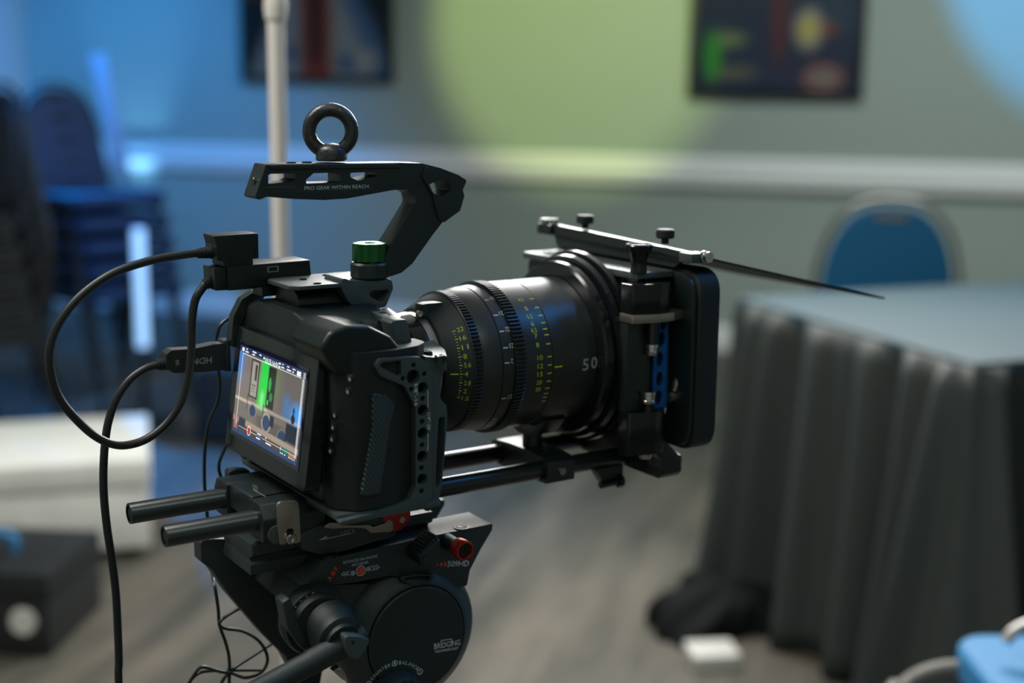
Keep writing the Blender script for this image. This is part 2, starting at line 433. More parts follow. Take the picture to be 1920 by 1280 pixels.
part('hanger', MB().tube([kc(0, 0, 0.06), Vector((kc(0, 0, 0.06).x, kc(0, 0, 0.06).y, 2.8 - P_KEY.location.z))], 0.012, 10, 1), M['blk'], kt_)
def stage_spot(lamp, label):
    p = lamp.location; t = thing('stage_spotlight', label, 'spotlight', tuple(p), 'stage spotlights', rig=False)
    d = (lamp.rotation_euler.to_matrix() @ Vector((0, 0, -1))).normalized()
    b0 = -d * 0.22; f0 = d * 0.015
    part('lamp_body', MB().rod(b0, f0, [(0.0, 0.0), (0.0, 0.04), (0.03, 0.06), (0.2, 0.065), (0.235, 0.075), (0.235, 0.066), (0.215, 0.058)], 24), M['blk'], t)
    up = Vector((0, 0, 2.8 - p.z))
    part('yoke', MB().tube([Vector(b0) * 0.5 + Vector((0, 0, 0.05)), Vector((b0.x * 0.5, b0.y * 0.5, up.z))], 0.012, 8, 1), M['blk'], t)
stage_spot(S_GREEN, 'black stage spotlight throwing green light on the wall')
stage_spot(S_BLUE_R, 'black stage spotlight throwing blue light at right')
stage_spot(S_BLUE_L, 'black stage spotlight throwing blue light at left')
stage_spot(S_BLUE_F, 'black stage spotlight throwing blue light on the floor')
stage_spot(FILL_BLUE_S, 'black spotlight added to turn the chair stacks bluer')  # housing round the added blue spot
stage_spot(S_BLUE_RIG, 'black stage spotlight aimed at the camera lens')

# ------------------------------------------------------------------ framed posters
def poster(label, s0, s1, z0, z1, fn):
    w, h = s1 - s0, z1 - z0
    t = thing('framed_poster', label, 'poster', wall_pt(s0, z0, 0.0), 'posters on the back wall', rig=False, rotz=WANG)
    part('frame', MB().prism('b', rect(0, w, 0, h), -0.035, 0.0, [rect(0.03, w - 0.03, 0.03, h - 0.03)]), M['frame'], t, bev=0.003)
    grid_print('print', t, M['poster'], (0.03, -0.018, 0.03), (w - 0.06, 0, 0), (0, 0, h - 0.06), 60, 80, fn)
    part('pane', MB().box(0.028, w - 0.028, -0.024, -0.021, 0.028, h - 0.028), M['pane'], t)
M['poster'] = mat_vcol('poster print', 0.55)
M['pane'] = mat('clear picture glass', (1, 1, 1), 0.02, trans=1.0); M['pane'].node_tree.nodes['Principled BSDF'].inputs['IOR'].default_value = 1.02
POSTER_INK = 0.78
def ink(f): return lambda u, v: tuple(x * POSTER_INK for x in f(u, v))
def post_l(u, v):
    v = v * 2.6                                   # lower 0..1 is the part in the picture
    c = (0.010, 0.025, 0.05)
    tri = sstep(0.08, 0.0, abs(u - 0.52) - (0.47 - 0.26 * v))
    c = mix(c, (0.30, 0.34, 0.36), tri)
    c = mix(c, (0.03, 0.13, 0.33), 0.85 * sstep(0.10, 0.0, abs((u - 0.52) - (0.46 - 0.25 * v)) - 0.015))
    c = mix(c, (0.02, 0.10, 0.25), sstep(0.10, 0.03, math.hypot((u - 0.33), (v - 0.28) * 0.8)))
    c = mix(c, (0.02, 0.10, 0.24), sstep(0.11, 0.03, math.hypot((u - 0.72), (v - 0.16) * 0.7)))
    c = mix(c, (0.42, 0.40, 0.38), sstep(0.12, 0.04, math.hypot((u - 0.84), (v - 0.22) * 0.9)))
    c = mix(c, (0.33, 0.26, 0.22), sstep(0.03, 0.0, abs(u - 0.50) - 0.125))
    c = mix(c, (0.26, 0.035, 0.01), sstep(0.03, 0.0, abs(u - 0.50) - 0.085))
    c = mix(c, (0.09, 0.012, 0.008), sstep(0.04, 0.0, abs(u - 0.50) - 0.04) * sstep(0.12, 0.24, v))
    return c
def post_r(u, v):
    v = v * 2.4
    c = mix((0.012, 0.03, 0.075), (0.05, 0.055, 0.07), sstep(0.7, 1.1, v))
    c = mix(c, (0.018, 0.055, 0.10), sstep(0.3, 0.1, math.hypot(u - 0.85, v - 0.75)))
    def blob(c, x, y, rx, ry, col, s=0.35): return mix(c, col, sstep(1.0 + s, 1.0 - s, math.hypot((u - x) / rx, (v - y) / ry)))
    c = blob(c, 0.52, 1.15, 0.12, 0.20, (0.22, 0.03, 0.02)); c = blob(c, 0.52, 1.16, 0.06, 0.10, (0.65, 0.16, 0.05))
    c = blob(c, 0.52, 0.70, 0.045, 0.42, (0.13, 0.028, 0.025), 0.6)
    c = blob(c, 0.20, 0.50, 0.12, 0.07, (0.20, 0.26, 0.12)); c = blob(c, 0.24, 0.18, 0.16, 0.06, (0.14, 0.15, 0.10))
    c = blob(c, 0.11, 0.34, 0.055, 0.24, (0.03, 0.34, 0.03))
    c = blob(c, 0.70, 0.60, 0.085, 0.19, (0.42, 0.38, 0.28)); c = blob(c, 0.70, 0.60, 0.04, 0.09, (0.62, 0.55, 0.04)); c = blob(c, 0.82, 0.60, 0.05, 0.05, (0.28, 0.06, 0.03), 0.6)
    c = blob(c, 0.80, 0.13, 0.13, 0.14, (0.30, 0.05, 0.04), 0.2); c = blob(c, 0.80, 0.13, 0.11, 0.11, (0.24, 0.20, 0.18), 0.2)
    return c
poster('black framed poster with a red centre stripe behind the pole', 0.528, 1.393, 1.258, 2.45, post_l)
poster('black framed navy poster with green and yellow spots', 2.903, 3.705, 1.208, 2.40, ink(post_r))

# ------------------------------------------------------------------ pale pole of a lighting stand, behind the camera
PX, PY = [(-0.282, 1.632, 1.161)][0][:2]
st = thing('light_stand', 'pale metal light stand pole rising behind the camera handle', 'light stand', (PX, PY, 0), rig=False)
part('lower_tube', MB().tube([(0, 0, 0.12), (0, 0, 1.36)], 0.0105, 16, 1), M['pole'], st)
part('upper_tube', MB().tube([(0, 0, 1.34), (0, 0, 2.3)], 0.0085, 16, 1), M['pole'], st)
part('clamp_collar', MB().lathe('c', (0, 0), [(1.325, 0.010), (1.325, 0.0125), (1.338, 0.014), (1.366, 0.013), (1.372, 0.0085)], 20), M['pole'], st)
part('clamp_knob', MB().tube([(-0.012, 0.0, 1.35), (-0.032, -0.006, 1.352)], 0.007, 12, 1), M['blk'], st)
for k in range(3):
    a = 0.9 + k * 2.094
    part('leg', MB().tube([(0.012 * math.cos(a), 0.012 * math.sin(a), 0.40), (0.36 * math.cos(a), 0.36 * math.sin(a), 0.01)], 0.009, 10, 1), M['pole'], st)
part('leg_collar', MB().lathe('c', (0, 0), [(0.37, 0.012), (0.37, 0.024), (0.42, 0.024), (0.42, 0.012)], 20), M['blk'], st)

# ------------------------------------------------------------------ draped table at right
TA, TB = [(0.546, 3.257), (0.864, 2.461)]          # far and near corner of the table's left end
tdx, tdy = TA[0] - TB[0], TA[1] - TB[1]; TW = math.hypot(tdx, tdy); tang = math.atan2(tdy, tdx) - math.pi / 2
# local frame: origin at the near corner, y along the left end away from the viewer, x along the long side
tb = thing('draped_table', 'long table with a slate grey top cloth and black pleated skirt', 'table', (TB[0], TB[1], 0), rig=False, rotz=tang)
TL = 1.83
part('top_cloth', MB().prism('c', rnd([(0, 0), (TL, 0), (TL, TW), (0, TW)], 0.012), 0.722, 0.752), M['cloth'], tb, bev=0.006, seg=3)
part('board', MB().box(0.02, TL - 0.02, 0.02, TW - 0.02, 0.70, 0.721), M['blk'], tb)
for lx in (0.12, TL - 0.12):
    for ly in (0.10, TW - 0.10):
        part('leg', MB().tube([(lx, ly, 0.0), (lx, ly, 0.70)], 0.015, 10, 1), M['tubem'], tb)
def skirt():
    """pleated skirt round the table: a strip whose folds deepen towards the hem"""
    path = [(TL, -0.004), (0, -0.004), (-0.004, 0), (-0.004, TW), (0, TW + 0.004), (TL, TW + 0.004)]
    pts = []
    for i in range(len(path) - 1):
        p, q = Vector(path[i]), Vector(path[i + 1]); n = max(1, int((q - p).length / 0.008))
        for k in range(n): pts.append(p.lerp(q, k / n))
    pts.append(Vector(path[-1])); rows = 14; vs = []; fs = []
    cen = Vector((TL / 2, TW / 2)); s = 0.0
    r2 = random.Random(3); ph = [r2.uniform(0, 6.28) for _ in range(6)]
    for i, p in enumerate(pts):
        if i: s += (p - pts[i - 1]).length
        a = pts[min(i + 1, len(pts) - 1)] - pts[max(i - 1, 0)]; nrm = Vector((-a.y, a.x)).normalized()
        if nrm.dot(p - cen) < 0: nrm = -nrm
        w = 1.0 * (2 * (0.5 + 0.5 * math.sin(s * 44 + 1.6 * math.sin(s * 9 + ph[0]))) ** 1.7 - 0.8) + 0.5 * math.sin(s * 19 + ph[1] + math.sin(s * 5)) + 0.16 * math.sin(s * 95 + ph[2])
        corner = max(math.exp(-((p - Vector((0, 0))).length / 0.16) ** 2), math.exp(-((p - Vector((0, TW))).length / 0.12) ** 2))
        for j in range(rows + 1):
            t = j / rows; z = 0.745 - 0.735 * t
            amp = 0.006 + 0.046 * t ** 0.6
            off = w * amp + 0.03 * t * t + corner * 0.07 * t ** 1.3 + (0.006 if j else 0.0)
            q = p + nrm * off; vs.append((q.x, q.y, z))
    for i in range(len(pts) - 1):
        for j in range(rows):
            k = i * (rows + 1) + j; fs.append((k, k + 1, k + rows + 2, k + rows + 1))
    return MB().mesh(vs, fs)
sk = part('skirt', skirt(), M['skirt'], tb, sm=80)
md = sk.modifiers.new('thickness', 'SOLIDIFY'); md.thickness = 0.0015
# dark cloth bundle and white box on the floor by the table's left end
def heap(w, d, h, seed, n=26):
    r = random.Random(seed); ph = [r.uniform(0, 6.28) for _ in range(8)]; vs = []; fs = []
    for j in range(n + 1):
        for i in range(2 * n):
            th = math.pi * i / n; q = j / n; ra = math.sin(q * math.pi / 2)
            lump = 1 + 0.16 * math.sin(3 * th + ph[0]) + 0.10 * math.sin(5 * th + ph[1] + 3 * q) + 0.06 * math.sin(11 * th + ph[2] + 5 * q)
            z = h * (1 - q ** 2.2) * (1 + 0.22 * math.sin(4 * th + ph[3] + 4 * q) * q + 0.12 * math.sin(9 * th + 7 * q + ph[4]) * q)
            vs.append((w / 2 * ra * lump * math.cos(th), d / 2 * ra * lump * math.sin(th), max(0.0, z)))
    for j in range(n):
        for i in range(2 * n):
            a, b = j * 2 * n + i, j * 2 * n + (i + 1) % (2 * n); fs.append((a, b, b + 2 * n, a + 2 * n))
    return MB().mesh(vs, fs)
HX, HY = [(0.521, 3.059)][0]
single('cloth_bundle', heap(0.40, 0.30, 0.10, 5), M['bag'], 'crumpled black cloth bundle on the floor at the skirt corner', 'cloth', (HX, HY, 0), rig=False, rotz=0.5, sm=80)
BX, BY = [(0.450, 2.804)][0]
wb = thing('small_box', 'small white box lying on the floor below the black cloth', 'box', (BX, BY, 0), rig=False, rotz=0.12)
part('body', MB().box(-0.052, 0.052, -0.04, 0.05, 0, 0.022), M['white'], wb, bev=0.003)
part('lid', MB().box(-0.053, 0.053, -0.041, 0.051, 0.0225, 0.034), M['white'], wb, bev=0.003)

# ------------------------------------------------------------------ banquet chairs
def make_chair(name, label, pad, loc, rotz, group=None, tube=None):
    tube = tube or M['tubem']
    """local frame: seat faces -y, backrest at +y"""
    t = thing(name, label, 'chair', (loc[0], loc[1], loc[2] if len(loc) > 2 else 0), group, rig=False, rotz=rotz)
    part('seat', MB().prism('c', rnd([(-0.21, -0.22), (0.21, -0.22), (0.19, 0.19), (-0.19, 0.19)], 0.06), 0.43, 0.485), pad, t, bev=0.016, seg=3)
    def arch(hw, zb, zt, n=20, p=2.6):
        L = []
        for k in range(n + 1):
            th = math.pi * k / n; c, s = math.cos(th), math.sin(th)
            L.append((math.copysign(abs(c) ** (2 / p), c) * hw, zb + (zt - zb) * abs(s) ** (2 / p)))
        return L
    lean = lambda z: 0.19 + (z - 0.45) * 0.16
    A = arch(0.168, 0.55, 0.872)
    A = [(x * (1 - 0.16 * 0), z) for x, z in A] + [(-0.145, 0.50), (0.145, 0.50)]
    part('backrest', MB().hexa([(x, lean(z) - 0.028, z) for x, z in A], [(x, lean(z) + 0.012, z) for x, z in A]), pad, t, bev=0.012, seg=3)
    H = [(-0.185, 0.10, 0.42)] + [(-0.185, lean(0.46), 0.46)] + [(-x, lean(z), z) for x, z in arch(0.183, 0.58, 0.893, 14)] + [(0.185, lean(0.46), 0.46), (0.185, 0.10, 0.42)]
    part('back_frame', MB().tube(H, 0.0085, 10, 3), tube, t)
    for sx in (-1, 1):
        part('leg', MB().tube([(sx * 0.185, -0.16, 0.43), (sx * 0.2, -0.22, 0.0)], 0.0115, 10, 1), tube, t)
        part('leg', MB().tube([(sx * 0.185, 0.13, 0.43), (sx * 0.2, 0.26, 0.0)], 0.0115, 10, 1), tube, t)
        part('side_rail', MB().tube([(sx * 0.185, -0.18, 0.42), (sx * 0.185, 0.16, 0.42)], 0.010, 8, 1), tube, t)
    hd = MB().prism('b', rnd([(-0.045, 0.838), (0.045, 0.838), (0.038, 0.858), (-0.038, 0.858)], 0.008), lean(0.84) - 0.036, lean(0.84) + 0.020)
    part('hand_slot', hd, tube, t)
    return t
CX, CY = [(1.043, 3.841)][0]
far_chair = make_chair('banquet_chair', 'blue banquet chair standing behind the draped table', M['pad'], (CX + 0.085, CY + 0.26), math.pi - 0.20)
far_chair.scale = (1.12, 1.06, 1.06)
NX, NY = [(0.646, 1.825)][0]
near_chair = make_chair('banquet_chair', 'blue banquet chair in the near bottom right corner', M['pad'], (NX + 0.205, NY - 0.20), -1.571)
inv = (Matrix.Translation(near_chair.location) @ Matrix.Rotation(-1.571, 4, 'Z')).inverted()
for pts_ in ([(0.545, 1.87, 0.01)] + [(0.531, 1.772, 0.393), (0.553, 1.778, 0.426), (0.579, 1.781, 0.444), (0.609, 1.783, 0.453), (0.637, 1.783, 0.455), (0.673, 1.783, 0.453)], [(0.676, 1.733, 0.513), (0.687, 1.736, 0.525), (0.705, 1.737, 0.535), (0.731, 1.738, 0.540), (0.767, 1.738, 0.537)]):
    part('frame_tube', MB().tube([inv @ Vector(p_) for p_ in pts_], 0.0085, 10, 4), M['tubem'], near_chair)
# chairs stacked by the left wall, backs to the left
SX, SY = [(-1.586, 5.291, 0.704)][0][:2]
NUM = ['lowest', 'second lowest', 'middle', 'second highest', 'topmost']
for k in range(5):
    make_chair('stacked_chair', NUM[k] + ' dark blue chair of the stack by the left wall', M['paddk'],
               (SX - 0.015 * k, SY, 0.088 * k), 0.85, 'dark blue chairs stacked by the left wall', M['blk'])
SX2, SY2 = [(-1.785, 4.291, 0.802)][0][:2]
for k in range(5):
    make_chair('stacked_chair', NUM[k] + ' black chair of the stack at the left picture edge', M['blk'],
               (SX2 - 0.015 * k, SY2, 0.088 * k), -0.6, 'black chairs stacked at the left picture edge', M['blk'])
# leaning pale board and upright led tube behind the stack
BD = [(-1.955, 6.437, 1.383), (-1.870, 6.328, 0.809), (-1.985, 6.433, 1.363)]
single('leaning_board', MB().obox(((BD[0][0] + BD[1][0]) / 2, (BD[0][1] + BD[1][1]) / 2 + 0.1, (BD[0][2] + BD[1][2]) / 2), (0.036, 0, 0.004), (0, 0.012, 0.0), ((BD[1][0] - BD[0][0]) / 2 * 1.0, 0, (BD[1][2] - BD[0][2]) / 2)), M['board'],
       'pale narrow board leaning above the chair stack', 'board', (0, 0, 0), rig=False, bev=0.003)
LD = [(-1.364, 4.990, 0.726), (-1.368, 4.911, 0.309)]
lt = thing('led_tube_light', 'upright blue white led tube light beside the chair stack', 'lamp', (LD[1][0], LD[1][1], 0), rig=False)
part('tube', MB().tube([(0, 0, LD[1][2] - 0.02), (0, 0, LD[0][2])], 0.022, 14, 1), M['led'], lt)
part('stand', MB().tube([(0, 0, 0.03), (0, 0, LD[1][2] - 0.02)], 0.015, 10, 1), M['blk'], lt)
part('base', MB().lathe('c', (0, 0), [(0, 0), (0, 0.12), (0.02, 0.12), (0.03, 0.03), (0.03, 0)], 24), M['blk'], lt)

up = thing('wall_uplight', 'small black uplight washing the wall behind the chair stack', 'lamp', (S_UP.location.x, S_UP.location.y, 0), rig=False)
part('can', MB().lathe('c', (0, 0), [(0.02, 0), (0.02, 0.05), (0.34, 0.055), (0.37, 0.06), (0.37, 0.05), (0.33, 0.045)], 24), M['blk'], up)
part('foot', MB().lathe('c', (0, 0), [(0, 0), (0, 0.07), (0.019, 0.07), (0.019, 0)], 24), M['blk'], up)

# ------------------------------------------------------------------ cases on the floor at left
GX, GY = [(-0.960, 3.446)][0]
cs = thing('storage_case', 'low pale grey storage case on the floor at left', 'case', (GX, GY, 0), rig=False, rotz=0.27)
part('body', MB().box(-0.95, 0, 0.0, 0.5, 0.03, 0.195), M['case'], cs, bev=0.006)
part('lid', MB().box(-0.955, 0.005, -0.005, 0.505, 0.20, 0.275), M['case'], cs, bev=0.008)
for fx in (-0.9, -0.05):
    for fy in (0.05, 0.45):
        part('foot', MB().lathe('c', (fx, fy), [(0, 0), (0, 0.022), (0.029, 0.026), (0.03, 0)], 14), M['blk'], cs)
part('latch', MB().box(-0.5, -0.42, -0.012, -0.004, 0.16, 0.23), M['case'], cs, bev=0.002)
KX, KY = [(-1.012, 2.799)][0]
bc = thing('equipment_case', 'small black equipment case with a white round badge at bottom left', 'case', (KX, KY, 0), rig=False, rotz=-0.08)
part('body', MB().box(-0.42, 0, 0, 0.3, 0.006, 0.13), M['blk'], bc, bev=0.006)
part('lid', MB().box(-0.424, 0.004, -0.004, 0.304, 0.134, 0.195), M['blk'], bc, bev=0.01)
part('badge', MB().lathe('b', (-0.058, 0.082), [(-0.008, 0.0), (-0.008, 0.028), (0.0, 0.032), (0.001, 0.0)], 24), M['white'], bc, label='white round badge')
part('carry_handle', MB().tube([(-0.30, 0.13, 0.195), (-0.29, 0.13, 0.235), (-0.14, 0.13, 0.235), (-0.13, 0.13, 0.195)], 0.009, 10, 4), M['pad'], bc, label='blue carry handle')
for fx in (-0.39, -0.03):
    for fy in (0.03, 0.27):
        part('foot', MB().lathe('c', (fx, fy), [(0, 0), (0, 0.012), (0.0065, 0.012), (0.0065, 0)], 12), M['blk'], bc)
QX, QY = [(-1.116, 4.618)][0]
sp = thing('floor_speaker', 'black box loudspeaker on the floor behind the camera cables', 'speaker', (QX, QY, 0), rig=False, rotz=-0.15)
part('cabinet', MB().box(0, 0.17, 0, 0.2, 0.008, 0.262), M['blk'], sp, bev=0.008)
part('grille', MB().box(0.012, 0.158, -0.006, -0.001, 0.02, 0.25), M['paddk'], sp, bev=0.002)
for fx in (0.02, 0.15):
    for fy in (0.02, 0.18):
        part('foot', MB().lathe('c', (fx, fy), [(0, 0), (0, 0.01), (0.0085, 0.01), (0.0085, 0)], 12), M['blk'], sp)

# ================================================================== THE CAMERA RIG (rig millimetres)
# ------------------------------------------------------------------ rods
def make_rod(b, a0, label):
    t = thing('support_rod', label, 'rod', (a0, b, -7.5), 'support rods under the camera')
    part('tube', MB().lathe('a', (b, 0), [(a0, 5.6), (a0, 7.2), (a0 + 0.5, 7.5), (409, 7.5), (409.5, 7.2), (409.5, 5.6)], 40), M['rodm'], t)
    part('end_cap', MB().lathe('a', (b, 0), [(a0 + 0.8, 0), (a0 + 0.8, 5.0), (a0 + 1.2, 5.7), (a0 + 6, 5.7), (a0 + 6, 0)], 32), M['rubber'], t)
    part('front_cap', MB().lathe('a', (b, 0), [(403, 0), (403, 5.7), (408.8, 5.7), (409.0, 5.0), (409.0, 0)], 32), M['rubber'], t)
make_rod(-30, -5.0, 'long black support rod on the far side')
make_rod(30, -0.5, 'long black support rod on the near side with clamp lever')

# ------------------------------------------------------------------ base plate between rods and camera
t = thing('rod_baseplate', 'black rod base plate under the camera with a steel lever', 'base plate', (62, 0, -16))
bp = MB().prism('b', rnd([(66, 14), (176, 14), (176, -2), (168, -12), (74, -12), (66, -4)], 2), -20.5, 20.5)
part('block', bp, M['ano'], t, bev=1.0)
for s_ in (-1, 1):
    q = rnd([(s_ * 20.8, -13), (s_ * 44, -13), (s_ * 46, 4), (s_ * 40, 13.5), (s_ * 20.8, 13.5)], 3)
    part('rod_clamp', MB().prism('a', q, 64, 110, [circ(s_ * 30, 0, 7.6, 28)]), M['ano'], t, bev=0.8)
    part('rod_clamp', MB().prism('a', q, 142, 176, [circ(s_ * 30, 0, 7.6, 28)]), M['ano'], t, bev=0.8)
# far rear shoulder of the clamp
part('clamp_wing', MB().prism('b', rnd([(76.1, 14.3), (82.5, 15.0), (93.0, 12.6), (93.7, -20.9), (77.6, -20.7), (75.4, -10.8)], 2.5), -56, -46.5), M['ano'], t, bev=1)
# steel lever
lv = part('clamp_lever', MB().prism('b', rnd([(72.3, 17.6), (88.0, 15.7), (88.8, -2.5), (89.0, -14.1), (84.2, -14.7), (84.0, -3.5), (78.5, -2.6), (78.2, -13.7), (73.5, -13.6), (72.2, 0.5)], [3, 3, 1, 2, 1, 2, 2, 1, 2, 1], 4), 48.5, 51.0), M['steel'], t, bev=0.5, label='brushed steel clamp lever')
LS = (81.4, 51.0, -10.1)
part('lever_screw', MB().lathe('b', (LS[0], LS[2]), [(44, 0), (44, 3.8), (53, 3.8), (53.6, 3.3), (53.6, 1.9), (51.8, 1.7), (51.8, 0)], 24), M['chrome'], lv)
LS2 = (72.9, 49.0, -6.8)
part('lever_pivot', MB().lathe('b', (LS2[0], LS2[2]), [(44, 0), (44, 6.5), (48.2, 6.5), (48.3, 5.8), (48.3, 0)], 24), M['cage'], t)
# small white marks on the rear of the base plate
mk = MB(); RA = 63.6
letter(mk, 'LOCK', (RA, (63.6, 29.2, 22.3)[1], (63.6, 29.2, 22.3)[2]), (0, 9, 0), (0, 0, 4.2))
MQ = [(30.2, 22.5), (41.4, 22.8), (40.5, 23.3), (51.4, 22.8), (46.1, 25.1), (46.8, 22.3)]
mk.mesh([(RA, MQ[0][0], MQ[0][1] - 0.6), (RA, MQ[3][0], MQ[3][1] - 0.2), (RA, MQ[3][0], MQ[3][1] + 0.4), (RA, MQ[0][0], MQ[0][1])], [(0, 1, 2, 3)])
part('lettering', mk, M['pgrey'], t, label='small white lock mark')

# ------------------------------------------------------------------ quick release plate under the camera
t = thing('quick_release_plate', 'dark sliding tripod plate marked with a lock arrow', 'tripod plate', (60, 0, -42))
part('slide_plate', MB().prism('a', rnd([(-25, -41.5), (25, -41.5), (25, -34), (22, -30), (29, -26), (29, -18), (-29, -18), (-29, -26), (-22, -30), (-25, -34)], 0.8), 62, 207), M['head'], t, bev=0.8)
sd = [(90.1, -9.9), (106.5, -6.6), (123.1, -5.5), (148.5, -9.1), (166.8, -11.1), (166.7, -25.7), (148.3, -26.8), (122.7, -29.3), (106.1, -28.5), (92.3, -22.0)]
part('lock_housing', MB().prism('b', rnd(sd, 3), 29.5, 45.5), M['head'], t, bev=1.0)
sl = [(107.2, -7.3), (112.2, -5.1), (119.6, -6.7), (122.1, -8.7), (133.8, -10.8), (143.2, -12.0), (146.6, -14.2), (162.6, -12.6), (163.0, -19.2), (160.4, -20.3), (144.8, -18.3), (140.6, -14.4), (132.1, -12.1), (113.7, -9.6)]
part('steel_latch', MB().prism('b', rnd(sl, 1.0), 46.0, 48.2), M['steel'], t, bev=0.4, label='brushed steel safety latch')
mk = MB(); E0 = (122.4, 46.0, -16.6); E1 = (133.8, 46.0, -16.7); E2 = (122.1, 46.0, -13.4)
letter(mk, 'LOCK', E0, Vector(E1) - Vector(E0), Vector(E2) - Vector(E0))
aq = [(104.6, 46.0, -17.3), (111.2, 46.0, -14.6), (111.2, 46.0, -16.6), (130.8, 46.0, -16.3), (130.8, 46.0, -16.9), (111.2, 46.0, -17.5)]
mk.mesh(aq, [(0, 5, 2, 1), (2, 5, 4, 3)])
part('lettering', mk, M['pgrey'], t, label='white lock arrow lettering')
RD = (167.1, 46.0, -10.0)
part('red_dial', MB().lathe('b', (RD[0], RD[2]), [(34, 0), (34, 11.6), (45, 12.0), (46.2, 11.5), (46.6, 9), (46.6, 0)], 60, mod=lambda th: 1 + 0.025 * (1 if int(th * 60 / math.pi) % 2 else -1)), M['red'], t, label='red anodised knurled dial')
for q in [(159.6, -13.7), (171.0, -13.3)]:
    part('dial_screw', MB().lathe('b', q, [(46, 0), (46, 2.6), (47.6, 2.4), (47.6, 1.2), (46.9, 1.0), (46.9, 0)], 18), M['chrome'], t)

# ------------------------------------------------------------------ camera body
t = thing('cinema_camera', 'black cinema camera body with a lit rear screen', 'camera', (95, 0, 14))
CAMERA = t
body = MB().prism('a', rnd([(-66, 15), (64, 15), (64, 120), (48, 136), (20, 142), (-40, 143), (-60, 137), (-69, 122), (-69, 30)], [6, 4, 10, 8, 8, 8, 8, 8, 6]), 100, 166)
part('body_shell', body, M['shell'], t, bev=4.0, seg=4)
# hump on the top, towards the front
hp = rnd([(-38, 141.5), (6, 141.5), (2, 150), (-4, 154), (-26, 154), (-34, 150)], 4)
part('top_hump', MB().prism('a', hp, 112, 166), M['shell'], t, bev=3.0, seg=3)
# grip
gp = rnd([(101, 64.2), (101, 80), (112, 92), (140, 95), (160, 90), (172, 80), (172, 64.2)], [1, 9, 9, 9, 9, 9, 1])
part('grip', MB().prism('c', gp, 15, 124), M['rubber'], t, bev=7.0, seg=4)
st_ = [(122.4, 97.0), (134.8, 93.0), (139.6, 85.8), (135.4, 71.6), (132.0, 49.8), (127.7, 26.1), (113.2, 26.6), (118.3, 51.8), (122.2, 73.3)]
part('grip_panel', MB().prism('b', rnd(st_, 3), 92.2, 96.2), M['grip'], t, bev=1.2, seg=3, label='ribbed rubber grip panel')
# sloping shoulder with control strip, hand dial and record button
sh = rnd([(88.2, 129.8), (95.4, 139.3), (107.9, 142.5), (123.8, 140.8), (139.9, 132.3), (153.8, 116.0), (156.2, 100.7), (143.7, 100.5), (98.7, 110.6)], 7)
part('shoulder', MB().prism('b', sh, 40, 90), M['shell'], t, bev=10.0, seg=5)
ds = [(121.0, 139.8), (133.0, 136.5), (150.5, 120.1), (148.4, 116.5), (132.9, 126.2), (117.8, 136.4)]
part('control_strip', MB().prism('b', rnd(ds, 1.5), 60, 80), M['gloss'], t, bev=0.8)
for q in [(125.3, 138.2), (132.5, 132.8), (139.8, 126.2)]:
    part('button', MB().obox((q[0], 74, q[1] + 1.0), (2.2, 0, -1.5), (0, 3.0, 0), (0.9, 0, 1.3)), M['gloss'], t, bev=0.5)
# lens mount ring
part('lens_mount', MB().lathe('a', (0, 90), [(166, 0), (166, 38), (174, 38), (176, 36), (178.5, 36), (178.5, 30), (178.5, 0)], 56), M['cage'], t)
# rear monitor, tilted back a little
ML, MR_, MT, MBm = -58.0, 57.5, 107.0, 42.5           # picture area; the top edge lies at a=93, the bottom edge at a=84
tl = math.atan2(9.0, MT - MBm)
vdir = Vector((math.sin(tl), 0, math.cos(tl))); ndir = Vector((-math.cos(tl), 0, math.sin(tl)))
def scr(u, v, d=0.0):
    """screen point: u along b, v up the tilted panel from its lower picture edge, d towards the viewer"""
    return Vector((84, u, MBm)) + vdir * v + ndir * d
SH = (MT - MBm) / math.cos(tl)
q = rnd([(ML - 12, -15), (MR_ + 15, -15), (MR_ + 15, SH + 13), (ML - 12, SH + 13)], 5)
part('monitor_housing', MB().hexa([scr(u, v, -12) for u, v in q], [scr(u, v, -0.5) for u, v in q]), M['gloss'], t, bev=1.2, seg=3)
part('monitor_hinge', MB().box(90, 101, -36, 30, 26, 38), M['shell'], t, bev=1.5)
part('screen_glass', MB().hexa([scr(u, v, -0.4) for u, v in rect(ML - 3, MR_ + 3, -3, SH + 3, 1)], [scr(u, v, 0.0) for u, v in rect(ML - 3, MR_ + 3, -3, SH + 3, 1)]), M['glass'], t)
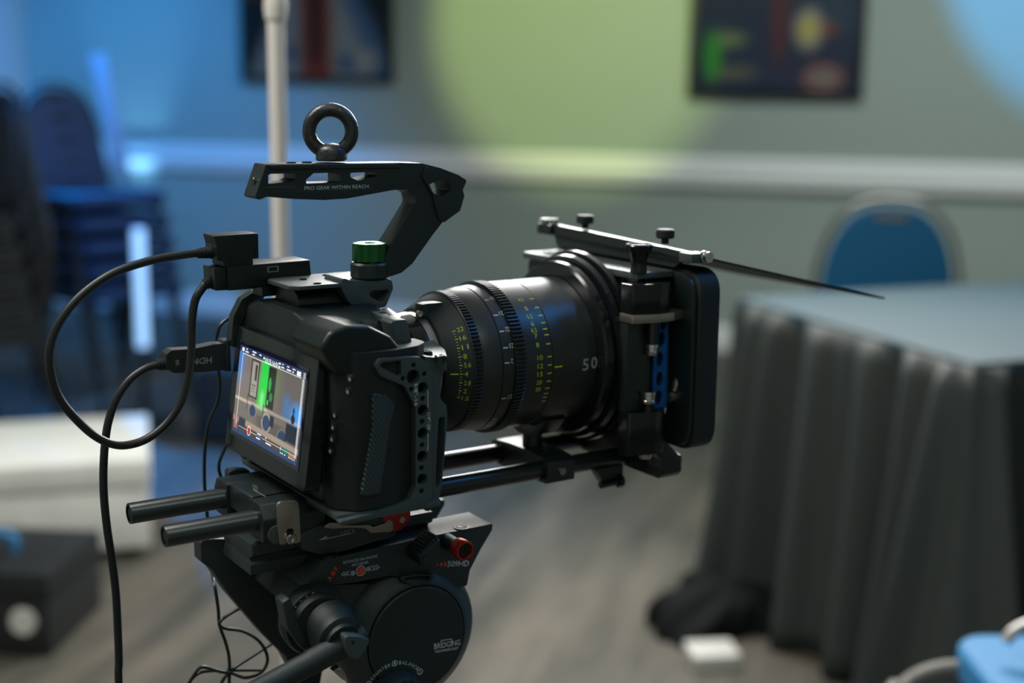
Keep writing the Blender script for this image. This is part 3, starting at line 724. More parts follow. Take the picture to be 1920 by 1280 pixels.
def picture(u, v):
    """what the monitor shows: a meeting room with a green lit wall, two banners, chairs along a pale counter"""
    y = 1 - v                                            # down from the top
    wallc = mix((0.20, 0.165, 0.14), (0.10, 0.095, 0.09), sstep(0.45, 0.8, u) * 0.8)
    c = wallc
    c = mix(c, (0.06, 0.22, 0.55), sstep(0.16, 0.0, u) * sstep(0.55, 0.2, y))
    gx = u - (0.42 - 0.05 * (y - 0.3))
    c = mix(c, (0.02, 0.62, 0.06), sstep(0.10, 0.03, abs(gx)) * sstep(0.70, 0.55, y))
    c = mix(c, (0.35, 0.9, 0.35), sstep(0.05, 0.0, abs(gx)) * sstep(0.14, 0.03, abs(y - 0.50)) * 0.6)
    c = mix(c, (0.10, 0.20, 0.06), sstep(0.08, 0.0, abs(u - 0.60)) * sstep(0.5, 0.3, y) * 0.7)
    c = mix(c, (0.05, 0.30, 0.75), sstep(0.16, 0.02, math.hypot((u - 0.93), (y - 0.50) * 0.8)))
    c = mix(c, (0.05, 0.18, 0.42), 0.8 * sstep(0.09, 0.0, abs(u - 0.78)) * sstep(0.2, 0.05, abs(y - 0.46)))
    # picture rail
    ry = 0.60 - 0.02 * u
    c = mix(c, (0.50, 0.43, 0.37), sstep(0.022, 0.012, abs(y - ry)) * (0.5 if u > 0.5 else 1))
    if y > ry + 0.02: c = mix(c, (0.17, 0.145, 0.125), 0.8 * sstep(ry, ry + 0.06, y))
    def box(c, x0, x1, y0, y1, col, s=0.008):
        return mix(c, col, sstep(-s, s, u - x0) * sstep(-s, s, x1 - u) * sstep(-s, s, y - y0) * sstep(-s, s, y1 - y))
    def el(c, x, yy, rx, ry_, col, s=0.12): return mix(c, col, sstep(1 + s, 1 - s, math.hypot((u - x) / rx, (y - yy) / ry_)))
    c = box(c, 0.205, 0.335, 0.10, 0.53, (0.02, 0.02, 0.02)); c = box(c, 0.222, 0.318, 0.12, 0.51, (0.34, 0.32, 0.28))
    c = box(c, 0.27, 0.305, 0.15, 0.33, (0.05, 0.05, 0.04)); c = box(c, 0.235, 0.30, 0.38, 0.395, (0.08, 0.08, 0.07)); c = box(c, 0.235, 0.29, 0.42, 0.43, (0.1, 0.1, 0.09)); c = box(c, 0.235, 0.30, 0.455, 0.462, (0.12, 0.12, 0.1))
    c = box(c, 0.475, 0.59, 0.10, 0.56, (0.018, 0.022, 0.02)); c = el(c, 0.51, 0.30, 0.02, 0.08, (0.03, 0.35, 0.05)); c = el(c, 0.54, 0.43, 0.025, 0.05, (0.03, 0.22, 0.05)); c = el(c, 0.50, 0.50, 0.012, 0.03, (0.1, 0.5, 0.1))
    # counter, chairs
    cy = 0.80 + 0.02 * u
    c = mix(c, (0.05, 0.045, 0.045), sstep(0.66, 0.70, y) * sstep(cy + 0.02, cy - 0.01, y) * sstep(0.30, 0.42, u) * 0.55)
    c = el(c, 0.29, 0.665, 0.060, 0.075, (0.30, 0.26, 0.22)); c = el(c, 0.29, 0.67, 0.050, 0.066, (0.025, 0.05, 0.11))
    c = el(c, 0.51, 0.72, 0.070, 0.105, (0.46, 0.40, 0.33)); c = el(c, 0.51, 0.725, 0.056, 0.09, (0.028, 0.055, 0.12))
    c = el(c, 0.76, 0.80, 0.075, 0.10, (0.20, 0.18, 0.15)); c = el(c, 0.76, 0.805, 0.065, 0.09, (0.02, 0.045, 0.10))
    c = box(c, 0.56, 0.62, 0.62, 0.74, (0.012, 0.018, 0.035)); c = box(c, 0.80, 0.985, 0.61, 0.80, (0.008, 0.014, 0.03))
    c = el(c, 0.885, 0.545, 0.028, 0.05, (0.006, 0.01, 0.02)); c = box(c, 0.875, 0.895, 0.42, 0.60, (0.006, 0.01, 0.02)); c = box(c, 0.862, 0.908, 0.455, 0.466, (0.006, 0.01, 0.02))
    c = box(c, 0.445, 0.455, 0.54, 0.70, (0.03, 0.03, 0.03), 0.004); c = box(c, 0.19, 0.2, 0.5, 0.68, (0.04, 0.035, 0.03), 0.004)
    if y > cy: c = mix(c, (0.34, 0.27, 0.21), sstep(cy, cy + 0.01, y) * sstep(cy + 0.075, cy + 0.06, y))
    if y > cy + 0.06: c = mix(c, (0.075, 0.048, 0.036), sstep(cy + 0.06, cy + 0.08, y))
    c = box(c, 0.02, 0.075, 0.80, 0.99, (0.35, 0.14, 0.14)); c = box(c, 0.09, 0.20, 0.80, 0.93, (0.02, 0.03, 0.05))
    # menu bars
    c = mix(c, (0.018, 0.035, 0.09), sstep(0.075, 0.06, y)); c = mix(c, (0.02, 0.05, 0.14), sstep(0.945, 0.96, y))
    return c
M['screen'] = mat_vcol('lit camera screen', 0.25, es=1.08)
sc_ = grid_print('screen_picture', t, M['screen'], scr(ML, 0, 0.15), (0, MR_ - ML, 0), vdir * SH, 150, 90, picture)
SW = MR_ - ML
M['ui'] = mat('white screen overlay', (0.1, 0.1, 0.1), 0.5, emit=(0.95, 0.97, 1.0), es=0.95)
M['uired'] = mat('red screen overlay', (0.1, 0, 0), 0.5, emit=(0.85, 0.01, 0.02), es=0.9)
M['uiblue'] = mat('blue screen overlay', (0, 0, 0.1), 0.5, emit=(0.05, 0.22, 0.6), es=0.9)
M['uiteal'] = mat('teal screen overlay', (0, 0.05, 0.05), 0.5, emit=(0.01, 0.16, 0.13), es=0.9)
M['uior'] = mat('orange screen overlay', (0.1, 0.05, 0), 0.5, emit=(0.5, 0.2, 0.07), es=0.9)
def sq(mb, u0, u1, y0, y1, d=0.3):
    mb.mesh([scr(ML + u * SW, (1 - y) * SH, d) for u, y in ((u0, y1), (u1, y1), (u1, y0), (u0, y0))], [(0, 1, 2, 3)])
ui = MB()
letter(ui, '10:25:16:01', scr(ML + 0.405 * SW, 0.915 * SH, 0.3), (0, 0.195 * SW, 0), vdir * 0.058 * SH, 0.012)
for u0, u1, y0, y1 in ((0.035, 0.07, 0.02, 0.06), (0.10, 0.12, 0.015, 0.03), (0.09, 0.14, 0.045, 0.06), (0.20, 0.26, 0.015, 0.03), (0.20, 0.24, 0.045, 0.06), (0.31, 0.34, 0.02, 0.035), (0.375, 0.395, 0.03, 0.055),
                       (0.61, 0.635, 0.02, 0.04), (0.61, 0.635, 0.055, 0.075), (0.655, 0.68, 0.02, 0.03), (0.65, 0.69, 0.05, 0.065), (0.73, 0.76, 0.02, 0.032), (0.73, 0.79, 0.05, 0.066), (0.81, 0.85, 0.022, 0.034), (0.81, 0.83, 0.052, 0.066),
                       (0.875, 0.93, 0.025, 0.075), (0.965, 0.995, 0.022, 0.03), (0.965, 0.995, 0.042, 0.05), (0.965, 0.995, 0.062, 0.07),
                       (0.055, 0.94, 0.082, 0.088), (0.052, 0.057, 0.085, 0.90), (0.963, 0.970, 0.085, 0.93), (0.978, 0.983, 0.085, 0.93),
                       (0.10, 0.975, 0.905, 0.9095), (0.40, 0.46, 0.876, 0.889), (0.53, 0.54, 0.872, 0.893), (0.39, 0.45, 0.925, 0.94), (0.54, 0.62, 0.925, 0.94), (0.755, 0.762, 0.89, 0.925),
                       (0.76, 0.775, 0.945, 0.958), (0.785, 0.80, 0.945, 0.958), (0.82, 0.835, 0.945, 0.958), (0.88, 0.895, 0.945, 0.958), (0.905, 0.913, 0.945, 0.958), (0.922, 0.93, 0.945, 0.958), (0.94, 0.948, 0.945, 0.958), (0.96, 0.968, 0.945, 0.958)):
    sq(ui, u0, u1, y0, y1)
rc = [scr(ML + 0.27 * SW + 3.2 * math.cos(k * math.pi / 10), 0.095 * SH + 3.6 * math.sin(k * math.pi / 10), 0.3) for k in range(20)]
rc2 = [scr(ML + 0.27 * SW + 2.6 * math.cos(k * math.pi / 10), 0.095 * SH + 3.0 * math.sin(k * math.pi / 10), 0.3) for k in range(20)]
ui.mesh(rc + rc2, [(k, (k + 1) % 20, 20 + (k + 1) % 20, 20 + k) for k in range(20)])
part('screen_text', ui, M['ui'], sc_, label='white time code and frame lines')
ur = MB(); ur.mesh([scr(ML + 0.27 * SW + 1.9 * math.cos(k * math.pi / 8), 0.095 * SH + 2.2 * math.sin(k * math.pi / 8), 0.32) for k in range(16)], [tuple(range(16))])
sq(ur, 0.05, 0.075, 0.80, 0.825)
part('record_mark', ur, M['uired'], sc_, label='red record dot')
ub = MB(); sq(ub, 0.39, 0.49, 0.898, 0.912, 0.35); part('level_mark', ub, M['uiblue'], sc_)
ub = MB(); sq(ub, 0.765, 0.875, 0.885, 0.938, 0.25); part('scope_mark', ub, M['uiteal'], sc_)
ub = MB(); sq(ub, 0.878, 0.968, 0.905, 0.938, 0.25); part('meter_mark', ub, M['uior'], sc_)
# rear buttons to the right of the monitor
for (u, c_) in [(109.2, 111.0), (105.9, 101.9), (85.6, 82.0), (82.8, 73.0), (80.9, 64.5), (78.2, 55.7)]:
    part('button', MB().lathe('a', (u, c_), [(100.5, 0), (100.5, 3.4), (98.8, 3.2), (98.4, 2.6), (98.4, 0)], 16), M['gloss'], t)
mk = MB()
for (u, c_) in [(111.2, 111.5), (107.9, 102.4), (87.7, 82.5), (84.9, 73.6), (83.0, 65.1), (80.3, 56.4)]:
    mk.mesh([(98.2, u - 1.2, c_ - 1.0), (98.2, u + 1.2, c_ - 1.0), (98.2, u + 1.2, c_ + 0.6), (98.2, u, c_ + 1.3), (98.2, u - 1.2, c_ + 0.6)], [(0, 1, 2, 3, 4)])
part('button_marks', mk, M['pgrey'], t, label='small white button marks')

# ------------------------------------------------------------------ cage
t = thing('camera_cage', 'dark grey metal cage with a column of threaded holes', 'camera cage', (95, 0, 10))
hl = [circ(*p, 4.0, 16) for p in [(159.9, 96.0), (159.9, 80.4), (159.8, 64.3), (159.3, 48.1), (159.3, 31.9)]] + [circ(*p, 1.9, 12) for p in [(159.9, 88.6), (159.4, 72.6), (159.4, 56.1), (158.9, 39.9), (158.8, 23.5)]]
hl += [circ(*[(152.5, 104.6)][0], 5.0, 20)] + [circ(*p, 1.8, 12) for p in [(153.0, 112.6), (161.2, 105.5), (144.7, 104.3), (151.2, 96.2)]]
hl += [rnd([(127.1, 114.3), (129.1, 116.9), (143.2, 116.9), (143.9, 107.0), (141.5, 106.2)], 1.2, 3)]
op = [(123.6, 115.0), (127.2, 119.3), (147.7, 118.6), (157.9, 117.6), (164.5, 112.5), (167.0, 104.5), (166.9, 18.4), (162.6, 13.0), (150.4, 10.4), (121.6, 10.0), (97.7, 9.3), (96.2, 12.2), (121.7, 13.8), (148.8, 18.3), (154.2, 27.3), (154.5, 83.6), (145.9, 99.1), (139.4, 102.0), (127.5, 108.1)]
part('side_plate', MB().prism('b', rnd(op, [4, 3, 0, 3, 4, 4, 4, 4, 2, 0, 1, 1, 2, 4, 4, 4, 4, 2, 3], 4), 91.5, 97.5, hl), M['cage'], t, bev=0.7)
fr = [(167.3, 115.8), (178.7, 113.5), (180.8, 106.2), (177.4, 96.8), (177.4, 85.1), (182.5, 79.5), (183.0, 69.9), (180.4, 41.5), (178.2, 20.6), (174.7, 10.6), (168.3, 5.9), (165.7, 6.3), (166.0, 115.9)]
part('front_post', MB().prism('b', rnd(fr, [3, 4, 5, 6, 6, 4, 4, 2, 4, 5, 2, 1, 1], 4), 78, 91.2, [rnd([(176.1, 71.9), (181.2, 72.1), (179.9, 45.4), (177.3, 24.6), (173.5, 20.9), (174.4, 46.2)], 1.5, 3)]), M['cage'], t, bev=1.6, seg=3)
# top of the front post: accessory shoe holes
for q in [(174.3, 77.8), (174.9, 95.8), (190.5, 35.5)]:
    part('post_screw', MB().lathe('c', q, [(112, 0), (112, 4.2), (116.5, 4.2), (117.2, 3.5), (117.2, 1.8), (115.8, 1.6), (115.8, 0)], 20), M['gloss'], t)
part('post_top', MB().prism('c', rnd([(210.9, -15.1), (225.9, -33.5), (216.4, 4.0), (195.2, 67.1), (183.8, 89.3), (173.7, 92.0), (170.7, 72.8), (182.5, 36.3)], 3), 104, 114), M['cage'], t, bev=1.4, seg=3)
# strip rising from the post to the top plate
sa = [(146.9, 139.0), (151.5, 140.1), (158.5, 140.2), (160.6, 137.8), (163.9, 123.2), (168.4, 103.9), (156.6, 105.1), (152.6, 120.6)]
part('front_strip', MB().prism('b', rnd(sa, 1.5), 60, 76), M['cage'], t, bev=1.0)
tp = [(156.4, 24.0), (173.7, 23.1), (164.0, 60.0), (156.9, 68.5), (149.3, 64.0)]
part('top_tab', MB().prism('c', rnd(tp, 1.5), 136, 139.5, [circ(*p, r_, 14) for p, r_ in zip([(160.1, 32.4), (159.6, 41.4), (159.8, 50.6)], (1.6, 3.2, 1.6))]), M['cage'], t, bev=0.5)
# top block with triangular window
tb_ = [(142.4, 162.4), (150.4, 159.1), (176.2, 157.3), (182.8, 157.6), (183.7, 151.2), (177.4, 138.3), (170.8, 137.7), (167.3, 139.9), (151.0, 140.4), (145.9, 146.7), (141.8, 154.7)]
part('top_block', MB().prism('b', rnd(tb_, [3, 2, 1, 2, 2, 2, 2, 1, 3, 4, 3], 4), -16, 12, [rnd([(164.0, 149.2), (166.2, 151.0), (179.7, 151.1), (180.6, 149.1), (175.2, 142.8), (172.6, 142.2), (164.8, 146.8)], 1.5, 3)]), M['cage'], t, bev=0.8)
tq = [(100.2, -5.1), (121.7, -30.4), (138.0, -40.9), (167.9, -27.4), (160.0, -5.5), (134.3, -7.3), (113.2, 2.3)]
part('top_plate', MB().prism('c', rnd([(104, 6), (110, 11.5), (183, 11.5), (183, -30), (176, -42), (112, -42), (104, -32)], 3), 155.2, 158.2), M['cage'], t, bev=0.6)
for q in ((126, 6), (126, -18), (150, -30)):
    part('plate_screw', MB().lathe('c', q, [(157.2, 0), (157, 3.0), (158.8, 2.8), (158.8, 1.5), (158.0, 1.3), (158.0, 0)], 16), M['gloss'], t)
part('far_side_plate', MB().prism('b', rnd([(98, 12), (168, 12), (172, 20), (172, 118), (164, 128), (108, 132), (98, 122)], 5), -79, -72, [rect(112, 156, 30, 66, 4), rect(112, 156, 74, 112, 4)]), M['cage'], t, bev=0.8)
part('bottom_plate', MB().prism('c', rnd([(98, -79), (176, -79), (176, 97), (150, 97), (98, 90)], 5), 10, 14.5), M['cage'], t, bev=0.8)
part('left_corner', MB().prism('b', rnd([(89.2, 103.2), (92.5, 126.5), (99.6, 138.9), (110.0, 144.2), (120.3, 140.5), (107.1, 130.1), (99.1, 120.6), (96.0, 102.5)], 3), -79, -70), M['ano'], t, bev=1.0)
mk = MB()
def vert_text(s, px0, w, h):
    o = Vector(px0); letter(mk, s, o, (0, 0, -w), (h, 0, 0))
v0 = (153.4, 97.6, 100.2); vert_text('3/8"-16', (v0[0], 97.62, v0[2]), 16, 2.6)
v0 = (163.3, 97.6, 78.2); vert_text('1/4"-20', (v0[0], 97.62, v0[2]), 12, 2.6)
for seg_ in ([(163.3, 97.6, 94.2), (164.1, 97.6, 93.4), (164.1, 97.6, 81.8), (163.7, 97.6, 81.9), (163.7, 97.6, 93.1), (163.3, 97.6, 93.5)], [(163.6, 97.6, 63.9), (164.1, 97.6, 63.8), (164.0, 97.6, 52.5), (163.2, 97.6, 51.1), (163.2, 97.6, 51.9), (163.6, 97.6, 53.0)]):
    mk.mesh(seg_, [(0, 1, 4, 5), (1, 2, 3, 4)])
part('lettering', mk, M['print'], t, label='white thread size lettering')

# ------------------------------------------------------------------ top handle
t = thing('top_handle', 'black skeleton top handle with hooked front arm', 'camera handle', (170, 0, 159))
hb = [(87.0, 243.8), (188.9, 242.6), (208.3, 241.8), (224.5, 237.9), (240.1, 232.4), (247.1, 228.2), (243.4, 221.2), (244.8, 216.8), (241.1, 206.1), (234.2, 202.1), (226.3, 198.0), (217.2, 188.2), (200.4, 168.5), (191.4, 162.4), (182.5, 160.3), (170.7, 160.7), (165.5, 161.8), (163.8, 166.6), (165.6, 171.5), (169.1, 172.9), (177.8, 173.5), (180.9, 181.5), (186.3, 188.6), (197.9, 204.8), (203.7, 213.2), (202.4, 219.4), (196.2, 223.1), (185.2, 223.1), (166.6, 220.7), (147.9, 218.3), (130.1, 217.9), (106.6, 219.5), (86.9, 221.7), (81.3, 219.7), (78.3, 221.6)]
hol = [[(88.4, 236.5), (90.4, 237.2), (108.6, 237.1), (108.5, 233.0), (104.8, 231.3), (88.2, 230.4)], [(116.5, 232.4), (122.2, 236.7), (141.9, 236.9), (142.7, 235.4), (142.7, 229.8), (116.4, 229.8)], [(150.7, 236.3), (172.3, 236.5), (172.3, 233.5), (156.9, 230.5), (150.6, 233.3)], [(214.1, 226.5), (221.8, 229.3), (230.0, 229.9), (233.2, 221.5), (224.5, 217.1), (217.7, 220.1)]]
part('handle_frame', MB().prism('b', rnd(hb, [1.5, 0, 3, 0, 3, 2, 1.5, 2, 2, 0, 0, 0, 0, 4, 4, 2, 3, 2, 2, 0, 3, 0, 0, 0, 5, 4, 4, 0, 0, 0, 0, 0, 2, 3, 2], 4), -9, 11, [rnd(h_, 1.0, 3) for h_ in hol]), M['ano'], t, bev=1.3, seg=3)
kn = [(212.1, 239.5), (223.3, 237.6), (239.4, 232.1), (246.3, 228.4), (242.6, 221.3), (244.1, 216.9), (240.4, 205.9), (233.4, 201.9), (226.5, 197.8), (222.4, 200.4), (218.8, 210.4), (217.0, 218.3), (210.7, 227.9), (208.0, 232.6)]
part('front_knuckle', MB().prism('b', rnd(kn, [2, 0, 2, 2, 1.5, 2, 2, 1, 1, 2, 2, 2, 2, 3], 4), -10.5, 12.8, [rnd([(213.8, 226.2), (221.5, 229.1), (229.7, 229.6), (232.9, 221.3), (224.2, 216.9), (217.4, 219.8)], 1.0, 3)]), M['ano'], t, bev=1.0, seg=3)
part('top_cap', MB().prism('b', [(87.0, 243.7), (189.2, 242.4), (190.9, 238.4), (90.8, 239.6)], -9.8, 11.9), M['ano'], t, bev=1.2, seg=3)
part('rear_plug', MB().rod((80.4, 1.0, 231.4), (84.3, 1.0, 231.7), [(0.5, 0), (0.5, 3.0), (1.4, 3.6), (6, 3.6)], 20), M['gloss'], t)
ad = [(157.8, 162.7), (162.9, 162.4), (162.9, 158.1), (157.7, 158.5)]
part('locating_pin', MB().lathe('c', ((ad[0][0] + ad[1][0]) / 2 + 12, 5), [(158.2, 0), (158.2, 2.4), (160.5, 2.4), (160.5, 0)], 16), M['chrome'], t)
part('boss', MB().lathe('c', (171, 0), [(158.6, 0), (158.6, 13), (160, 14.2), (169, 14.2), (170.5, 13), (170.5, 0)], 40), M['ano'], t)
gk = part('thumb_screw', MB().lathe('c', (171, 0), [(170.6, 0), (170.6, 11.5), (171.4, 12.2), (171.6, 13.0), (183.4, 13.0), (184.4, 12.4), (184.4, 5.0), (183.4, 4.2), (182.6, 4.0), (182.6, 0)], 60, mod=lambda th: 1 - 0.12 * (0.5 + 0.5 * math.cos(3 * th + 0.6)) ** 4), M['green'], t, label='green anodised thumb screw')
mk = MB(); E0 = (115.1, 11.1, 225.5); E1 = (164.9, 11.1, 225.3); E2 = (115.1, 11.1, 227.9)
letter(mk, 'PRO GEAR WITHIN REACH', E0, Vector(E1) - Vector(E0), Vector(E2) - Vector(E0))
part('lettering', mk, M['print'], t, label='white slogan lettering')
mk = MB()
for ln in ([(87.0, 11.1, 228.6), (107.9, 11.1, 228.3), (109.4, 11.1, 225.3), (109.4, 11.1, 224.9), (107.5, 11.1, 227.7), (87.0, 11.1, 228.0)], [(109.4, 11.1, 225.3), (168.7, 11.1, 224.8), (168.7, 11.1, 224.4), (109.4, 11.1, 224.9)], [(209.1, 11.1, 230.9), (211.3, 11.1, 228.5), (218.0, 11.1, 218.1), (219.4, 11.1, 212.6), (218.7, 11.1, 212.6), (217.4, 11.1, 217.8), (210.8, 11.1, 228.1), (208.6, 11.1, 230.5)]):
    n_ = len(ln) // 2
    mk.mesh(ln, [(i, i + 1, len(ln) - 2 - i, len(ln) - 1 - i) for i in range(n_ - 1)])
part('groove_line', mk, M['cage'], t)
for q in (110, 122):
    part('top_socket', MB().lathe('c', (q, 1), [(243.2, 0), (243.2, 2.6), (244.3, 3.0), (244.3, 3.6), (242, 3.6)], 18), M['gloss'], t)

# ------------------------------------------------------------------ eye bolt
EB = (141.1, 0.0, 265.2); ER = (141.6, -0.0, 245.7)
t = thing('eye_bolt', 'black cast ring eye bolt screwed on top of the handle', 'eye bolt', (ER[0], 0, 244.6))
vx = Vector((-281 - EB[0], 876, 0)).normalized(); ux = Vector((-vx.y, vx.x, 0))
rg = MB(); rg.bm.free(); rg.bm = bmesh.new()
RMAJ, RMIN = 14.9, 4.9; n1, n2 = 56, 20; vs = []
for i in range(n1):
    th = 2 * math.pi * i / n1
    for j in range(n2):
        ph = 2 * math.pi * j / n2
        rr = RMAJ + RMIN * math.cos(ph); d = RMIN * 0.98 * math.sin(ph)
        vs.append(Vector(EB) + ux * rr * math.cos(th) + Vector((0, 0, 1)) * rr * math.sin(th) + vx * d)
rg.mesh(vs, [(i * n2 + j, ((i + 1) % n1) * n2 + j, ((i + 1) % n1) * n2 + (j + 1) % n2, i * n2 + (j + 1) % n2) for i in range(n1) for j in range(n2)])
part('ring', rg, M['bolt'], t)
zb = EB[2] - RMAJ - RMIN
part('collar', MB().lathe('c', (ER[0], 0), [(244.5, 0), (244.5, 10.4), (245.5, 11.2), (251.5, 11.0), (254.0, 9.6), (256.0, 7.0), (257.0, 0)], 32), M['bolt'], t)
# ------------------------------------------------------------------ lens
LC = 90.0
t = thing('cine_lens', 'large black cinema lens with lime focus and iris scales', 'camera lens', (178.5, 0, 30))
part('adapter', MB().lathe('a', (0, LC), [(178.6, 0), (178.6, 34), (181, 37), (190, 37.5), (191, 40.0), (201, 40.8), (202.5, 39.5), (202.5, 36), (203, 0)], 72), M['gloss'], t)
part('mount_barrel', MB().lathe('a', (0, LC), [(203.2, 0), (203.2, 39.6), (209.4, 40.2), (209.4, 0)], 72), M['barrel'], t, label='bare metal mount barrel')
part('rear_barrel', MB().lathe('a', (0, LC), [(204, 35.9), (209.6, 36.2), (209.8, 42.6), (210.6, 43.6), (228.7, 52.6), (228.7, 40)], 90), M['disc'], t)
def gear(mb, a0, a1, r, teeth, depth):
    n = teeth * 4; L = []
    for k in range(n):
        th = 2 * math.pi * k / n; rr = r if (k % 4) < 2 else r - depth
        L.append((rr * math.cos(th), LC + rr * math.sin(th)))
    return mb.prism('a', L, a0, a1)
part('iris_gear', gear(MB(), 229.4, 236.6, 54.2, 110, 1.7), M['lens'], t)
part('iris_gear_rim', MB().lathe('a', (0, LC), [(228.75, 48), (228.75, 53.6), (229.35, 54.0), (229.35, 48)], 96), M['lens'], t)
part('mid_barrel', MB().lathe('a', (0, LC), [(236.7, 46), (236.7, 52.6), (238, 53.2), (246, 55.2), (251.4, 55.9), (251.8, 55.3), (252.2, 55.3), (252.6, 56.1), (261.6, 56.8), (261.8, 50)], 96), M['lens'], t)
part('focus_gear', gear(MB(), 262.2, 271.6, 59.4, 116, 1.9), M['lens'], t)
part('focus_barrel', MB().lathe('a', (0, LC), [(271.7, 50), (271.7, 57.4), (272.4, 57.9), (295.3, 57.9), (295.7, 57.2), (295.9, 50)], 96), M['lens'], t)
part('front_barrel', MB().lathe('a', (0, LC), [(296.2, 50), (296.2, 57.2), (296.7, 57.8), (330, 57.8), (338, 58.3), (372, 58.6), (374, 57), (374, 52), (352, 46), (352, 0)], 96), M['lens'], t)
part('front_glass', MB().lathe('a', (0, LC), [(353, 46), (358, 38), (361.5, 24), (362.6, 0)], 64), M['glass'], t)
# adapter bracket and screws
part('mount_bracket', MB().prism('b', rnd([(205.3, 137.9), (210.8, 138.7), (223.6, 138.5), (225.9, 134.6), (222.7, 128.0), (225.9, 119.6), (222.7, 117.0), (212.1, 117.6), (209.4, 125.9), (205.3, 130.3)], 1.5), 6, 16), M['ano'], t, bev=0.8)
for q in [(211.4, 124.8), (203.3, 131.6)]:
    part('bracket_screw', MB().lathe('b', q, [(15, 0), (15, 2.6), (17.4, 2.4), (17.4, 1.2), (16.6, 1), (16.6, 0)], 16), M['chrome'], t)
mk = MB(); ths = [38.6, 30.7, 22.7, 14.9, 7.6, 0.0, -7.8, -15.2, -22.1]
ICONE = (43.75, 210.6, 0.497)                     # radius of the conical iris ring at a reference position, and its slope
for s_, th in zip(('22', '16', '11', '8', '5.6', '4', '2.8', '2', '1.5'), ths):
    letter_cyl(mk, s_, 222.2, 2.1 * len(s_.replace('.', '')) + 0.2, th, 3.6, ICONE, LC)
    bar_cyl(mk, 218.9, 2.3, th, 0.7, ICONE, LC)
for p, q in zip(ths, ths[1:]):
    for k in (1, 2): bar_cyl(mk, 219.4, 0.8, p + (q - p) * k / 3, 0.6, ICONE, LC)
bar_cyl(mk, 213.0, 5.2, ths[5], 1.0, ICONE, LC)
part('iris_scale', mk, M['plime'], t, label='lime iris numbers from 22 to 1.5')
mk = MB(); thf = [55.8, 46.8, 39.5, 33.3, 28.3, 23.7, 16.8, 7.2, 0.9, -5.4, -11.8, -17.6, -22.3, -25.8, -29.5]
for s_, th in zip(('4.5', '5', '5.5', '6', '6.5', '7', '8', '10', '12', '15', '20', '30', '50', '60', '99'), thf):
    bar_cyl(mk, 290.6, 4.0, th, 0.9, 58.05, LC)
    if s_ not in ('60', '99', '50'): letter_cyl(mk, s_, 281.5 - (1.5 if '.' in s_ else 0), 2.2 * len(s_.replace('.', '')) + 0.4, th, 3.6, 58.05, LC)
bar_cyl(mk, 297.0, 7.2, [-1.3][0], 1.2, 57.98, LC)
part('focus_scale', mk, M['plime'], t, label='lime focus distance numbers')
mk = MB(); thw = [60.8, 44.5, 30.5, 17.6, 6.2, -22.6, -45.2]
for s_, th in zip(('20', '21', '22', '23', '2', '2.3', ''), thw):
    bar_cyl(mk, 253.0, 4.2, th, 0.9, 56.55, LC)
    if s_: letter_cyl(mk, s_, 258.4, 1.8 * len(s_.replace('.', '')), th + 1.0, 3.6, 56.95, LC, flip=True)
part('metre_scale', mk, M['print'], t, label='white upside-down metre numbers')
mk = MB(); t5 = [-2.0][0]
letter_cyl(mk, '5', 323.2, 5.9, t5 - 0.4, 9.4, 58.35, LC, bold=0.02); letter_cyl(mk, '0', 331.2, 5.9, t5 + 0.4, 9.4, 58.5, LC, bold=0.02)
part('lettering', mk, M['pgrey'], t, label='pale grey number 50')

# ------------------------------------------------------------------ lens support on the rods
t = thing('lens_support', 'black lens support bracket resting on the rods under the lens', 'lens support', (312, 0, -10))
part('cross_block', MB().prism('a', rnd([(-41, -9), (-20, -10), (20, -10), (41, -9), (41, 8), (34, 10.5), (12, 12), (-12, 12), (-34, 10.5), (-41, 8)], 2), 304, 330, [circ(-30, 0, 7.6, 24), circ(30, 0, 7.6, 24)]), M['ano'], t, bev=0.8)
part('post', MB().lathe('c', (317, 0), [(12, 0), (12, 8), (22, 8), (22, 0)], 24), M['ano'], t)
part('cradle', MB().prism('a', rnd([(-34, 40), (-20, 26), (-8, 22), (8, 22), (20, 26), (34, 40), (30, 41.5), (17, 33), (0, 30.6), (-17, 33), (-30, 41.5)], 1.0), 308, 326), M['ano'], t, bev=0.8)
part('clamp_screw', MB().lathe('b', (317, 0), [(41, 0), (41, 3.2), (43.5, 3), (43.5, 0)], 16), M['chrome'], t)

# ------------------------------------------------------------------ matte box
t = thing('matte_box', 'black matte box on the lens front with open top flag', 'matte box', (350, 0, -6))
MATTE = t
steps = [(337, 59.2), (337, 68), (338.5, 70), (344, 70.5), (344.6, 67.5), (347, 67.5), (347.6, 74), (352, 75), (352.6, 71), (355, 71), (355.6, 77.5), (360, 78), (360.5, 73), (366, 73), (366, 59.2)]
part('lens_ring', MB().lathe('a', (0, LC), steps, 90), M['gloss'], t)
part('filter_stage', MB().prism('a', rnd([(-82, 14), (70, 14), (70, 26), (70, 152), (-82, 152)], [6, 3, 0, 3, 6]), 366.5, 390, [circ(0, LC, 60, 48)]), M['ano'], t, bev=1.5)
part('stage_top', MB().prism('b', rnd([(304.5, 186.4), (364.5, 173.7), (429.7, 165.6), (431.2, 156.9), (364.9, 161.2), (304.8, 173.1)], 1), -2, 2), M['ano'], t) if False else None
part('top_rim', MB().prism('a', rnd([(-84, 152.5), (74, 152.5), (74, 158), (-84, 158)], 1.5), 362, 398), M['cage'], t, bev=0.8)
